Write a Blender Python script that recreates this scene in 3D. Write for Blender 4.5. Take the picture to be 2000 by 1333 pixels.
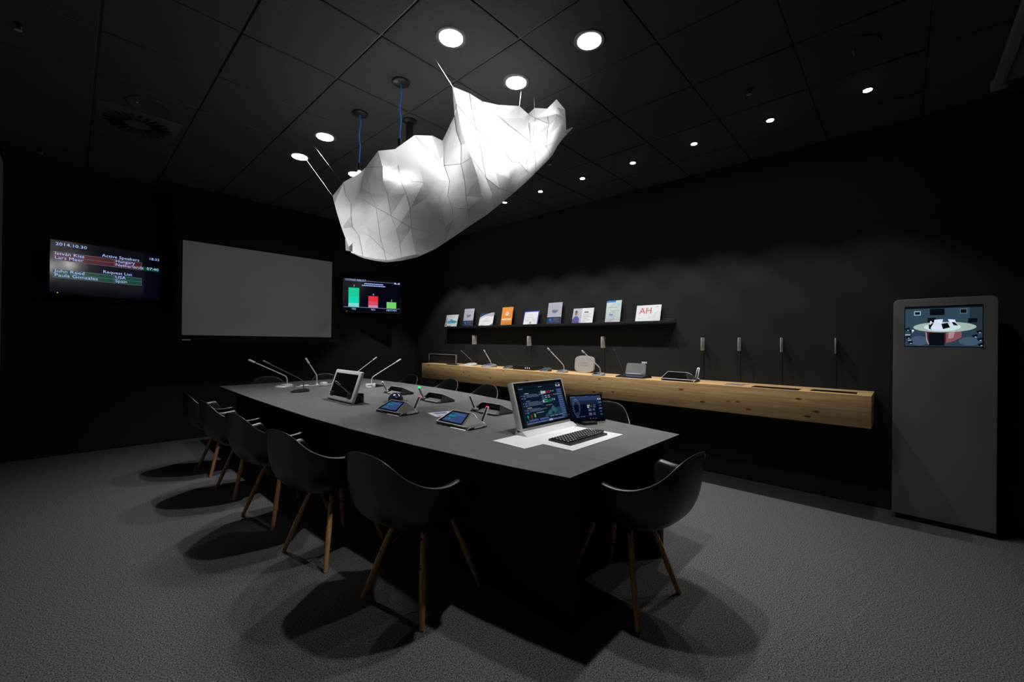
import bpy, bmesh, math, random
from mathutils import Vector, Matrix
for o in list(bpy.data.objects): bpy.data.objects.remove(o)
random.seed(7)
S = bpy.context.scene
COL = S.collection

# ------------------------------------------------------------------ camera
F, YAW, PITCH, ROLL, EYE = 809.9, 0.81715, 0.00321, 0.01175, 1.335
fw = Vector((math.sin(YAW)*math.cos(PITCH), math.cos(YAW)*math.cos(PITCH), math.sin(PITCH)))
r0 = Vector((math.cos(YAW), -math.sin(YAW), 0)); u0 = r0.cross(fw)
RT = math.cos(ROLL)*r0 + math.sin(ROLL)*u0
UP = -math.sin(ROLL)*r0 + math.cos(ROLL)*u0
cam = bpy.data.cameras.new('camera'); co = bpy.data.objects.new('camera', cam); COL.objects.link(co)
m = Matrix.Identity(4)
for i in range(3):
    m[i][0], m[i][1], m[i][2] = RT[i], UP[i], -fw[i]
m[2][3] = EYE
co.matrix_world = m
cam.sensor_width = 36; cam.lens = F*36/2000; cam.clip_start = 0.05
S.camera = co
# ------------------------------------------------------------------ view, world
S.view_settings.view_transform = 'Standard'; S.view_settings.look = 'None'
S.view_settings.gamma = 1; S.view_settings.use_curve_mapping = False
S.view_settings.exposure = 0.0
W = bpy.data.worlds.new('room_air'); S.world = W; W.use_nodes = True
W.node_tree.nodes['Background'].inputs[0].default_value = (0.8, 0.85, 1, 1)
W.node_tree.nodes['Background'].inputs[1].default_value = 0.0
P_DOWN = 84.0      # watts of the large round downlights
P_SPOT = 64.0       # watts of the small wall-wash spots
P_BULB = 4.0      # bulbs inside the paper lamp
H = 3.165          # ceiling height
XW, YW, XL, YF = 4.6, 6.9, -0.5, -3.2   # right, screen, left and rear wall

# a viewing ray of the photograph met with a real plane of the room
def ray(px, py): return fw*F + RT*(px-1000) - UP*(py-666.5)
def on_z(px, py, z):
    d = ray(px, py); t = (z-EYE)/d.z; return Vector((d.x*t, d.y*t, z))
def on_x(px, py, x):
    d = ray(px, py); t = x/d.x; return Vector((x, d.y*t, EYE+d.z*t))
def on_y(px, py, y):
    d = ray(px, py); t = y/d.y; return Vector((d.x*t, y, EYE+d.z*t))

# ------------------------------------------------------------------ materials
MATS = {}
def mat(name, col=(.5,.5,.5), rough=.5, metal=0, spec=.5, emit=None, est=1, bump=None, alpha=None, trans=0, coat=0):
    if name in MATS: return MATS[name]
    m = bpy.data.materials.new(name); m.use_nodes = True; MATS[name] = m
    nt = m.node_tree; b = nt.nodes['Principled BSDF']
    b.inputs['Base Color'].default_value = (*col, 1)
    b.inputs['Roughness'].default_value = rough
    b.inputs['Metallic'].default_value = metal
    b.inputs['Specular IOR Level'].default_value = spec
    if trans: b.inputs['Transmission Weight'].default_value = trans
    if coat: b.inputs['Coat Weight'].default_value = coat
    if emit:
        b.inputs['Emission Color'].default_value = (*emit, 1); b.inputs['Emission Strength'].default_value = est
    tc = nt.nodes.new('ShaderNodeTexCoord')
    if bump:
        sc, st = bump
        n = nt.nodes.new('ShaderNodeTexNoise'); n.inputs['Scale'].default_value = sc; n.inputs['Detail'].default_value = 4
        nt.links.new(tc.outputs['Object'], n.inputs['Vector'])
        bp = nt.nodes.new('ShaderNodeBump'); bp.inputs['Strength'].default_value = st; bp.inputs['Distance'].default_value = .01
        nt.links.new(n.outputs['Fac'], bp.inputs['Height']); nt.links.new(bp.outputs[0], b.inputs['Normal'])
    return m
def noise_col(m, scale, c0, c1, lo=.35, hi=.65, detail=6, stretch=None, dist=0):
    nt = m.node_tree; b = nt.nodes['Principled BSDF']
    tc = nt.nodes.new('ShaderNodeTexCoord'); n = nt.nodes.new('ShaderNodeTexNoise'); r = nt.nodes.new('ShaderNodeValToRGB')
    n.inputs['Scale'].default_value = scale; n.inputs['Detail'].default_value = detail; n.inputs['Distortion'].default_value = dist
    r.color_ramp.elements[0].position = lo; r.color_ramp.elements[1].position = hi
    r.color_ramp.elements[0].color = (*c0, 1); r.color_ramp.elements[1].color = (*c1, 1)
    if stretch:
        mp = nt.nodes.new('ShaderNodeMapping'); mp.inputs['Scale'].default_value = stretch
        nt.links.new(tc.outputs['Object'], mp.inputs[0]); nt.links.new(mp.outputs[0], n.inputs['Vector'])
    else: nt.links.new(tc.outputs['Object'], n.inputs['Vector'])
    nt.links.new(n.outputs['Fac'], r.inputs[0]); nt.links.new(r.outputs[0], b.inputs['Base Color'])
    return r
def em(name, col, st=1.0, dark=(0,0,0), rough=.25):   # a lit part of a display
    return mat('lit_'+name, dark, rough, emit=col, est=st, spec=.5)

carpet = mat('grey_carpet', (.1,.1,.1), .95, spec=.1, bump=(420, .5))
noise_col(carpet, 170, (.03,.03,.031), (.22,.22,.223), .36, .64, 5)
wallm = mat('black_fabric_wall', (.02,.02,.02), .85, spec=.15, bump=(300, .3))
noise_col(wallm, 420, (.017,.017,.017), (.03,.03,.03), .3, .7, 3, (1,1,.4))
wall_light = mat('grey_painted_wall', (.35,.35,.35), .8, bump=(80, .05))
ceilm = mat('charcoal_ceiling_tile', (.05,.05,.05), .9, spec=.25, bump=(220, .5))
noise_col(ceilm, 260, (.022,.022,.022), (.062,.062,.062), .3, .7, 4)
gridm = mat('black_ceiling_grid', (.05,.05,.05), .5, spec=.4)
void = mat('ceiling_void', (.004,.004,.004), 1, spec=0)
tablem = mat('dark_grey_laminate', (.1,.1,.1), .48, spec=.35, bump=(300, .03))
noise_col(tablem, 4, (.112,.112,.113), (.14,.14,.141), .3, .7, 6, (6,1,1))
basem = mat('black_table_base', (.006,.006,.006), .6, spec=.3)
plastic = mat('black_satin_plastic', (.012,.012,.012), .36, spec=.75, bump=(500, .04))
black = mat('black_plastic', (.015,.015,.016), .4, spec=.4)
gloss = mat('black_glass', (.006,.006,.007), .08, spec=.5)
steelb = mat('black_steel', (.02,.02,.02), .4, metal=.6)
silver = mat('brushed_silver', (.8,.8,.8), .42, metal=.45)
silverp = mat('silver_paint', (.6,.6,.6), .4, metal=.2)
whitep = mat('white_metal_plate', (.86,.86,.86), .4)
creamp = mat('cream_plastic', (.55,.53,.47), .5)
darkgrey = mat('dark_grey_plastic', (.07,.07,.075), .4, spec=.5)
midgrey = mat('mid_grey_plastic', (.22,.22,.225), .45)
kioskm = mat('grey_kiosk_shell', (.15,.15,.15), .6, bump=(200, .03))
screenw = mat('projection_fabric', (.42,.42,.42), .9, spec=.1)
screenb = mat('black_screen_border', (.012,.012,.012), .9, spec=.1)
woodleg = mat('maple_dowel', (.42,.23,.09), .45)
noise_col(woodleg, 30, (.34,.17,.06), (.55,.31,.13), .3, .7, 4, (4,4,.5))
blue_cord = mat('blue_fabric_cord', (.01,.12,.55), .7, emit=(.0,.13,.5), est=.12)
wire = mat('steel_wire', (.5,.5,.5), .3, metal=.9)
lampglow = mat('downlight_lens', (1,1,1), .5, emit=(1,.98,.96), est=28)
spotglow = mat('spot_lens', (1,1,1), .5, emit=(1,.98,.96), est=30)
bulbglow = mat('bulb_glass', (1,1,1), .5, emit=(1,.98,.96), est=20)
redlit = em('red', (1,.05,.12), 1.2); greenlit = em('green', (0,1,.25), 1.2); whitelit = em('white_tip', (1,1,1), .35, (.6,.6,.6))
redm = mat('red_accent', (.75,.08,.08), .4)

# paper of the hanging lamp: diffuse sheet that lets light through
paper = bpy.data.materials.new('white_crumpled_paper'); paper.use_nodes = True
nt = paper.node_tree; nt.nodes.clear()
out = nt.nodes.new('ShaderNodeOutputMaterial'); mx = nt.nodes.new('ShaderNodeMixShader'); mx.inputs[0].default_value = .5
df = nt.nodes.new('ShaderNodeBsdfDiffuse'); tr = nt.nodes.new('ShaderNodeBsdfTranslucent')
df.inputs[0].default_value = (.58,.58,.58,1); tr.inputs[0].default_value = (.44,.44,.442,1)
tc = nt.nodes.new('ShaderNodeTexCoord'); nz = nt.nodes.new('ShaderNodeTexNoise'); nz.inputs['Scale'].default_value = 14; nz.inputs['Detail'].default_value = 8; nz.inputs['Distortion'].default_value = 1.5
bp = nt.nodes.new('ShaderNodeBump'); bp.inputs['Strength'].default_value = .35; bp.inputs['Distance'].default_value = .02
nt.links.new(tc.outputs['Object'], nz.inputs['Vector']); nt.links.new(nz.outputs['Fac'], bp.inputs['Height'])
nt.links.new(bp.outputs[0], df.inputs['Normal']); nt.links.new(bp.outputs[0], tr.inputs['Normal'])
nt.links.new(df.outputs[0], mx.inputs[1]); nt.links.new(tr.outputs[0], mx.inputs[2]); nt.links.new(mx.outputs[0], out.inputs[0])

# pine with long grain, plank joints and knots (grain runs along Y)
def pine(name, c_a, c_b, seed=0.0):
    m = mat(name, c_b, .55, spec=.25); nt = m.node_tree; b = nt.nodes['Principled BSDF']; L = nt.links
    tc = nt.nodes.new('ShaderNodeTexCoord'); mp = nt.nodes.new('ShaderNodeMapping')
    mp.inputs['Scale'].default_value = (9,.55,9); mp.inputs['Location'].default_value = (seed,seed,seed)
    L.new(tc.outputs['Object'], mp.inputs[0])
    n = nt.nodes.new('ShaderNodeTexNoise'); n.inputs['Scale'].default_value = 3; n.inputs['Detail'].default_value = 8; n.inputs['Distortion'].default_value = 1.2
    L.new(mp.outputs[0], n.inputs['Vector'])
    r = nt.nodes.new('ShaderNodeValToRGB'); r.color_ramp.elements[0].position = .28; r.color_ramp.elements[1].position = .68
    r.color_ramp.elements[0].color = (*c_a,1); r.color_ramp.elements[1].color = (*c_b,1)
    L.new(n.outputs['Fac'], r.inputs[0])
    v = nt.nodes.new('ShaderNodeTexVoronoi'); v.inputs['Scale'].default_value = 5.5
    mp2 = nt.nodes.new('ShaderNodeMapping'); mp2.inputs['Scale'].default_value = (2.2,1,2.6); mp2.inputs['Location'].default_value = (seed*.7,.3,seed)
    L.new(tc.outputs['Object'], mp2.inputs[0]); L.new(mp2.outputs[0], v.inputs['Vector'])
    kr = nt.nodes.new('ShaderNodeValToRGB'); kr.color_ramp.elements[0].position = .09; kr.color_ramp.elements[1].position = .17
    kr.color_ramp.elements[0].color = (1,1,1,1); kr.color_ramp.elements[1].color = (0,0,0,1)
    L.new(v.outputs['Distance'], kr.inputs[0])
    mixc = nt.nodes.new('ShaderNodeMix'); mixc.data_type = 'RGBA'
    L.new(kr.outputs[0], mixc.inputs[0]); L.new(r.outputs[0], mixc.inputs[6]); mixc.inputs[7].default_value = (c_a[0]*.32, c_a[1]*.22, c_a[2]*.16, 1)
    # plank joints across Z every 52 mm
    sx = nt.nodes.new('ShaderNodeSeparateXYZ'); L.new(tc.outputs['Object'], sx.inputs[0])
    md = nt.nodes.new('ShaderNodeMath'); md.operation = 'PINGPONG'; md.inputs[1].default_value = .03; L.new(sx.outputs[2], md.inputs[0])
    lt = nt.nodes.new('ShaderNodeMath'); lt.operation = 'LESS_THAN'; lt.inputs[1].default_value = .0014; L.new(md.outputs[0], lt.inputs[0])
    ml = nt.nodes.new('ShaderNodeMath'); ml.operation = 'MULTIPLY'; ml.inputs[1].default_value = .45; L.new(lt.outputs[0], ml.inputs[0])
    mix2 = nt.nodes.new('ShaderNodeMix'); mix2.data_type = 'RGBA'; L.new(ml.outputs[0], mix2.inputs[0]); L.new(mixc.outputs[2], mix2.inputs[6]); mix2.inputs[7].default_value = (c_a[0]*.4, c_a[1]*.35, c_a[2]*.3, 1)
    L.new(mix2.outputs[2], b.inputs['Base Color'])
    return m
pinem = pine('knotty_pine', (.50,.31,.13), (.74,.51,.25), 1.3)

# ------------------------------------------------------------------ mesh builder
class MB:
    def __init__(s): s.v = []; s.f = []; s.m = []; s.mats = []; s.sm = []
    def mi(s, m):
        if m not in s.mats: s.mats.append(m)
        return s.mats.index(m)
    def add(s, vs, fs, m, smooth=False, M=None):
        k = len(s.v); i = s.mi(m)
        for v in vs:
            v = Vector(v); s.v.append(M @ v if M is not None else v)
        for f in fs: s.f.append([a+k for a in f]); s.m.append(i); s.sm.append(smooth)
        return s
    def box(s, x0, x1, y0, y1, z0, z1, m, bev=0, M=None, seg=2):
        if bev <= 0:
            vs = [(x,y,z) for x in (x0,x1) for y in (y0,y1) for z in (z0,z1)]
            return s.add(vs, [(0,1,3,2),(4,6,7,5),(0,4,5,1),(2,3,7,6),(0,2,6,4),(1,5,7,3)], m, False, M)
        bm = bmesh.new(); bmesh.ops.create_cube(bm, size=1)
        for v in bm.verts: v.co = Vector(((x0+x1)/2+v.co.x*(x1-x0), (y0+y1)/2+v.co.y*(y1-y0), (z0+z1)/2+v.co.z*(z1-z0)))
        bmesh.ops.bevel(bm, geom=bm.edges[:], offset=bev, segments=seg, affect='EDGES', profile=.5)
        bm.verts.index_update()
        s.add([v.co for v in bm.verts], [[v.index for v in f.verts] for f in bm.faces], m, True, M); bm.free(); return s
    def tube(s, pts, rad, m, n=10, caps=True, M=None, smooth=True):
        pts = [Vector(p) for p in pts]
        if not hasattr(rad, '__len__'): rad = [rad]*len(pts)
        vs = []; fs = []; prev = None
        for i, p in enumerate(pts):
            d = (pts[min(i+1,len(pts)-1)] - pts[max(i-1,0)]).normalized()
            if prev is None: a = d.cross(Vector((0,0,1)) if abs(d.z) < .95 else Vector((1,0,0))).normalized()
            else: a = (prev - d*prev.dot(d)).normalized()
            prev = a; b = d.cross(a)
            for k in range(n):
                t = 2*math.pi*k/n; vs.append(p + (a*math.cos(t)+b*math.sin(t))*rad[i])
        for i in range(len(pts)-1):
            for k in range(n): fs.append((i*n+k, i*n+(k+1)%n, (i+1)*n+(k+1)%n, (i+1)*n+k))
        if caps: fs += [tuple(range(n))[::-1], tuple((len(pts)-1)*n+k for k in range(n))]
        return s.add(vs, fs, m, smooth, M)
    def lathe(s, prof, m, n=32, M=None, c=(0,0,0)):    # prof: (radius, z)
        vs = []; fs = []
        for r, z in prof:
            for k in range(n):
                t = 2*math.pi*k/n; vs.append((c[0]+r*math.cos(t), c[1]+r*math.sin(t), c[2]+z))
        for i in range(len(prof)-1):
            for k in range(n): fs.append((i*n+k, i*n+(k+1)%n, (i+1)*n+(k+1)%n, (i+1)*n+k))
        fs += [tuple(range(n))[::-1], tuple((len(prof)-1)*n+k for k in range(n))]
        return s.add(vs, fs, m, True, M)
    def prism(s, poly, z0, z1, m, M=None):
        n = len(poly)
        vs = [(x,y,z0) for x,y in poly] + [(x,y,z1) for x,y in poly]
        fs = [tuple(range(n))[::-1], tuple(range(n,2*n))] + [(k,(k+1)%n,n+(k+1)%n,n+k) for k in range(n)]
        return s.add(vs, fs, m, False, M)
    def build(s, name, parent=None, loc=None, mods=None):
        me = bpy.data.meshes.new(name); me.from_pydata([tuple(v) for v in s.v], [], s.f)
        for m in s.mats: me.materials.append(m)
        for i, p in enumerate(me.polygons): p.material_index = s.m[i]; p.use_smooth = s.sm[i]
        me.update()
        o = bpy.data.objects.new(name, me); COL.objects.link(o)
        if parent: o.parent = parent
        if loc is not None: o.location = loc
        if any(s.sm):
            try: me.set_sharp_from_angle(angle=math.radians(38))
            except Exception: pass
        return o
def text_polys(body, size, bold=0.0):
    cu = bpy.data.curves.new('t', 'FONT'); cu.body = body; cu.size = size; cu.resolution_u = 2; cu.offset = bold
    ob = bpy.data.objects.new('t', cu); COL.objects.link(ob)
    dg = bpy.context.evaluated_depsgraph_get(); me = bpy.data.meshes.new_from_object(ob.evaluated_get(dg))
    vs = [tuple(v.co) for v in me.vertices]; fs = [tuple(p.vertices) for p in me.polygons]
    bpy.data.objects.remove(ob); bpy.data.curves.remove(cu); bpy.data.meshes.remove(me)
    return vs, fs
class Art:   # a flat printed or lit picture, built of thin layers: u to the right, v up, both in metres
    def __init__(s, mb, M): s.mb = mb; s.M = M; s.k = 0
    def rect(s, u0, v0, u1, v1, m, up=1):
        s.k += up; w = s.k*.00018
        s.mb.add([(u0,v0,w),(u1,v0,w),(u1,v1,w),(u0,v1,w)], [(0,1,2,3)], m, False, s.M)
    def poly(s, pts, m):
        s.k += 1; w = s.k*.00018; s.mb.add([(a,b,w) for a,b in pts], [tuple(range(len(pts)))], m, False, s.M)
    def ell(s, cu, cv, ru, rv, m, n=28, a0=0, a1=2*math.pi):
        s.poly([(cu+ru*math.cos(a0+(a1-a0)*k/n), cv+rv*math.sin(a0+(a1-a0)*k/n)) for k in range(n)], m)
    def frame(s, u0, v0, u1, v1, t, m):
        s.k += 1
        for a in ((u0,v0,u1,v0+t),(u0,v1-t,u1,v1),(u0,v0,u0+t,v1),(u1-t,v0,u1,v1)): s.rect(*a, m, 0)
    def text(s, u, v, body, size, m, sx=1.0, bold=0.0, right=False, center=False):
        vs, fs = text_polys(body, size, bold); s.k += 1; w = s.k*.00018
        if not vs: return
        wd = max(a[0] for a in vs)*sx
        if right: u -= wd
        if center: u -= wd/2
        s.mb.add([(u+a*sx, v+b, w) for a,b,_ in vs], fs, m, False, s.M)
def basis(o, ex, ey):   # matrix whose local x = ex, y = ey
    ex = Vector(ex).normalized(); ey = Vector(ey).normalized(); ez = ex.cross(ey)
    M = Matrix.Identity(4)
    for i in range(3): M[i][0], M[i][1], M[i][2], M[i][3] = ex[i], ey[i], ez[i], o[i]
    return M
def tag(o, label, cat, group=None):
    o['label'] = label; o['category'] = cat
    if group: o['group'] = group
    return o
def thing(name, label, cat, loc=(0,0,0), rz=0, group=None):
    o = bpy.data.objects.new(name, None); COL.objects.link(o); o.empty_display_size = .1
    o.location = loc; o.rotation_euler = (0,0,rz); return tag(o, label, cat, group)
def struct(mb, name):
    o = mb.build(name); o['kind'] = 'structure'; return o
def dup(root, label, loc=None, rz=None, group=None):
    r = root.copy(); COL.objects.link(r); r['label'] = label
    if loc is not None: r.location = loc
    if rz is not None: r.rotation_euler = (0,0,rz)
    if group: r['group'] = group
    for ch in list(root.children):
        c = ch.copy(); COL.objects.link(c); c.parent = r
        for g in list(ch.children):
            d = g.copy(); COL.objects.link(d); d.parent = c
    return r
def lamp(name, kind, loc, parent=None, energy=10, radius=.03, angle=100, blend=.4, rot=None):
    l = bpy.data.lights.new(name, kind); l.energy = energy; l.shadow_soft_size = radius
    if kind == 'SPOT': l.spot_size = math.radians(angle); l.spot_blend = blend
    l.color = (1,.985,.97)
    o = bpy.data.objects.new(name, l); COL.objects.link(o); o.location = loc
    if parent: o.parent = parent
    if rot: o.rotation_euler = rot
    return o

# ------------------------------------------------------------------ room shell
struct(MB().box(XL-.1, XW+.1, YF-.1, YW+.1, -.1, 0, carpet), 'floor')
struct(MB().box(XW, XW+.1, YF, YW, 0, H, wallm), 'wall_right')
struct(MB().box(XL, XW, YW, YW+.1, 0, H, wallm), 'wall_back')
struct(MB().box(XL-.1, XL, YF, YW, 0, H, wall_light), 'wall_left')
struct(MB().box(XL, XW, YF-.1, YF, 0, H, wallm), 'wall_front')
# ceiling of tegular tiles on a black grid: one structure
TX, TY, GX, GY = .5791, .6, 1.8372, 1.6851
mb = MB()
mb.box(XL, XW, YF, YW, H+.02, H+.06, void)
ix0 = int(math.floor((XL-GX)/TX)); ix1 = int(math.ceil((XW-GX)/TX)); iy0 = int(math.floor((YF-GY)/TY)); iy1 = int(math.ceil((YW-GY)/TY))
for i in range(ix0, ix1):
    for j in range(iy0, iy1):
        x0 = max(GX+i*TX+.0055, XL); x1 = min(GX+(i+1)*TX-.0055, XW); y0 = max(GY+j*TY+.0055, YF); y1 = min(GY+(j+1)*TY-.0055, YW)
        if x1-x0 > .02 and y1-y0 > .02: mb.box(x0, x1, y0, y1, H, H+.018, ceilm, .004, seg=1)
for i in range(ix0, ix1+1):
    x = GX+i*TX
    if XL < x < XW: mb.box(x-.006, x+.006, YF, YW, H+.009, H+.02, gridm)
for j in range(iy0, iy1+1):
    y = GY+j*TY
    if YF < y < YW: mb.box(XL, XW, y-.006, y+.006, H+.0095, H+.02, gridm)
struct(mb, 'ceiling')

# ------------------------------------------------------------------ downlights
CX1, CX2, CX3 = GX-TX/2, GX+TX/2, GX+3.5*TX
def downlight(x, y, label, r=.072, small=False, power=None, vis=True):
    t = thing('ceiling_spot' if small else 'ceiling_downlight', label, 'ceiling light', (x,y,H), 0, 'small recessed wall spots' if small else 'large recessed downlights')
    rim = r*1.32
    MB().lathe([(r, -.0), (r, -.006), (rim*.94, -.006), (rim, -.001), (rim, 0)], gridm if small else darkgrey).build('trim_ring', t)
    MB().lathe([(r*.97, -.0015), (r*.97, -.008)], spotglow if small else lampglow).build('lens', t)
    if small: lamp('spot_light', 'SPOT', (0,0,-.02), t, power or P_SPOT, .02, 84, .35)
    else: lamp('down_light', 'SPOT', (0,0,-.02), t, power or P_DOWN, .035, 106, 1.0)
    return t
for x, y, l in [(CX1, GY-.3, 'large round downlight nearest the camera, cut off by the top edge'),
                (CX1, GY+.3, 'large round glowing downlight above and left of the lamp\'s tall paper peak'),
                (CX2, GY-.3, 'large round glowing downlight furthest right, nearest to the small wall spots'),
                (CX2, GY+.3, 'large round downlight directly above the notched right end of the paper lamp'),
                (CX1, GY+2.1, 'large round downlight left of the paper lamp, nearer of the two there'),
                (CX1, GY+2.7, 'large round downlight at the top of the steel wire on the far left'),
                                (CX2, GY+2.7, 'large downlight partly hidden behind the blue cord over the paper lamp\'s far end')]:
    downlight(x, y, l)
names = ['brightest small spot, furthest right and alone near the hanging screen case', 'second small spot from the right in the row along the shelf wall',
 'third small spot from the right in the row along the shelf wall', 'fourth small spot from the right, above the right part of the leaflet ledge',
 'fifth small spot from the right, just right of the paper lamp', 'sixth small spot from the right, close to the lamp\'s lower right edge', 'small spot half hidden by the lower edge of the paper lamp']+['small wall spot of the row covered by the paper lamp']*3
for k in range(10):
    downlight(CX3, GY-1.5+k*.6, names[k], .026, True, P_SPOT*([.35,.5,.8,1,1,1,1,1,1,1][k]))  # last three spots are unseen, added to light the far shelf end

# ------------------------------------------------------------------ paper lamp
def crop(x, y): return 600+x/3.029, 100+y/3.029
RIM = [(150,858),(215,775),(300,728),(345,690),(420,590),(520,580),(635,497),(740,500),(800,530),(872,380),(858,208),(960,250),(1035,297),(1130,318),(1255,325),(1308,372),(1345,337),(1420,340),(1475,285),(1525,345)]
BOT = [(262,1195),(330,1225),(400,1240),(470,1250),(560,1240),(650,1220),(760,1170),(820,1130),(880,1090),(960,1035),(1060,970),(1110,930),(1160,890),(1220,840),(1260,805),(1300,770),(1350,720),(1430,640),(1480,560),(1533,470)]
def rim_d(px):   # distance along the view axis: long rim over x = 1.32, short rim over y = 1.65
    a = math.tan(YAW + math.atan((px-1000)/F)); 
    return min(1.32*(fw.x + fw.y/a), 3.6) if px < 884 else 1.65*(fw.x*a + fw.y)
def bot_d(px):
    a = math.tan(YAW + math.atan((px-1000)/F))
    return min(2.6*(fw.x + fw.y/a), 3.85*(fw.x*a + fw.y))
def at_d(px, py, d): return ray(px, py)*(d/F) + Vector((0,0,EYE))
random.seed(21)
NR = 7; front = []
for c in range(len(RIM)):
    a = crop(*RIM[c]); b = crop(*BOT[c]); da, db = rim_d(a[0]), bot_d(b[0]); col_ = []
    for r in range(NR+1):
        v = r/NR; px = a[0]+(b[0]-a[0])*v; py = a[1]+(b[1]-a[1])*v
        edge = 0 if c in (0, len(RIM)-1) else 1
        j = math.sin(math.pi*v)*edge
        if c == 0: px += -3*math.sin(math.pi*v)
        d = da+(db-da)*v - .16*math.sin(math.pi*v)*(edge*.8+.2) + random.uniform(-.055,.055)*(1 if 0 < r < NR else .3)*edge
        px += random.uniform(-5,5)*min(j*1.5,1); py += random.uniform(-5,5)*min(j*1.5,1)
        col_.append(at_d(px, py, d))
    front.append(col_)
back = []
for c in range(len(RIM)):
    base = front[c][NR]; f = math.sin(math.pi*(c+.3)/(len(RIM)-.4))**.5
    w = [base]
    for r in range(1, 5):
        v = r/4; w.append(base + Vector((.10*v+random.uniform(-.02,.02), .05*v*(1 if c < 8 else .3)+random.uniform(-.02,.02), .30*f*v+random.uniform(-.02,.02))))
    back.append(w)
lm = MB(); vs = []; fs = []; R_ = NR+5
for c in range(len(RIM)): vs += front[c] + back[c][1:]
for c in range(len(RIM)-1):
    for r in range(R_-1):
        q = [c*R_+r, c*R_+r+1, (c+1)*R_+r+1, (c+1)*R_+r]
        if (c*3+r*5+c*r) % 3: fs += [(q[0],q[1],q[2]),(q[0],q[2],q[3])]
        else: fs += [(q[0],q[1],q[3]),(q[1],q[2],q[3])]
lampc = at_d(880, 340, 3.2)
lt = thing('paper_lamp', 'huge crumpled white paper cloud lamp hanging over the table', 'lamp', (lampc.x, lampc.y, lampc.z))
lm.add([v-lampc for v in vs], fs, paper)
# fold lines as thin tubes, the crease shadow put into their darker grey
creasem = mat('pressed_fold', (.36,.36,.36), .9); random.seed(4)
for c in range(1, len(RIM)-1):
    if random.random() < .55: lm.tube([v-lampc for v in front[c][random.choice((0,1)):]], .0017, creasem, 4, smooth=False)
for c0 in range(-6, len(RIM), 3):
    P_ = [front[c0+k][k]-lampc for k in range(NR+1) if 1 <= c0+k < len(RIM)-1]
    if len(P_) > 2: lm.tube(P_, .0017, creasem, 4, smooth=False)
lo = lm.build('paper_shade', lt)
fl = [at_d(*crop(*p), d)-lampc for p, d in (((225,1110),3.95),((268,1130),3.8),((268,1187),3.8),((228,1180),3.95))]
MB().add(fl, [(0,1,2,3)], paper).build('loose_flap', lt)
# bulbs on blue cords inside the shade
def pendant(x, y, zb, label):
    t = thing('pendant_bulb', label, 'pendant light', (x,y,H), 0, 'bulbs on blue cords inside the lamp')
    MB().lathe([(.001,-.0),(.06,0),(.06,-.010),(.052,-.016),(.001,-.016)], steelb, 28).build('ceiling_cup', t)
    pts = [(.004*math.sin(k*.9), .003*math.cos(k*1.3), -.012-(H-zb-.012)*k/12) for k in range(13)]
    MB().tube(pts, .0045, blue_cord, 8).build('cord', t)
    MB().lathe([(.004,.0),(.018,-.005),(.02,-.06),(.012,-.065)], steelb, 20, None, (0,0,-(H-zb))).build('socket', t)
    MB().lathe([(.012,0),(.02,-.015),(.032,-.045),(.03,-.07),(.014,-.09),(.001,-.093)], bulbglow, 24, None, (0,0,-(H-zb)-.064)).build('bulb', t)
    lamp('bulb_light', 'POINT', (0,0,-(H-zb)-.19), t, P_BULB, .04)
pendant(CX1+.03, GY+.9, 2.76, 'bulb hung on a blue cord from the nearer black ceiling cup')
pendant(CX1+.03, GY+1.5, 2.76, 'bulb hung on a blue cord from the farther black ceiling cup')
pp = on_z(800, 236, H)
t = thing('ceiling_pole', 'thick black round pole dropping from the ceiling behind the paper lamp', 'pole', tuple(pp))
MB().lathe([(.001,0),(.058,0),(.058,-.01),(.03,-.022),(.03,-.03)], steelb, 28).build('ceiling_plate', t)
MB().lathe([(.029,-.02),(.029,-.62),(.001,-.62)], steelb, 24).build('pole', t)
for (a, b, l) in [((848,112), front[10][0], 'thin steel wire running down to the tall paper peak of the lamp'),
                  ((1018,178), front[14][0], 'short steel wire holding the lamp under the downlight at its right end'),
                  ((597,310), front[0][0], 'lower of two steel wires at the far left end of the lamp'),
                  ((610,280), front[1][0]+Vector((0,0,-.02)), 'upper fainter steel wire at the far left end of the lamp'),
                  ((1043,190), front[16][0], 'faint steel wire above the notch at the lamp\'s right end')]:
    p = on_z(*a, H)
    tag(MB().tube([Vector((0,0,0)), b-p], .0011 if 'faint' not in l else .0006, wire, 6).build('suspension_wire', None, p), l, 'wire', 'wires holding the paper lamp')

# ------------------------------------------------------------------ small ceiling fittings
def disc(px, py, r, label, mark):
    p = on_z(px, py, H); t = thing('ceiling_speaker', label, 'ceiling speaker', tuple(p))
    MB().lathe([(r,0),(r,-.004),(r*.96,-.009),(r*.93,-.006),(r*.2,-.005),(.001,-.005)], ceilm, 48).build('grille', t)
    mark(MB()).build('badge', t)
disc(291, 205, .13, 'dark round ceiling speaker at the upper left beside the dark air vent', lambda m: m.box(-.075,-.062,.0,.012,-.012,-.005, midgrey))
disc(1665, 97, .135, 'dark round ceiling speaker at the upper right above the small spots', lambda m: m.box(-.01,.06,-.006,.0,-.012,-.005, midgrey))
p = on_z(270, 243, H)
t = thing('air_vent', 'dark square swirl air vent in the ceiling at the upper left', 'air vent', tuple(p))
MB().box(-.26,.26,-.27,.27,-.006,0, gridm, .002).build('vent_plate', t)
mb = MB()
for k in range(24):
    a = k*math.pi/12; M = Matrix.Rotation(a, 4, 'Z')
    mb.box(.09,.22,-.006,.006,-.016,-.006, steelb, 0, M)
mb.build('vanes', t)
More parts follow.
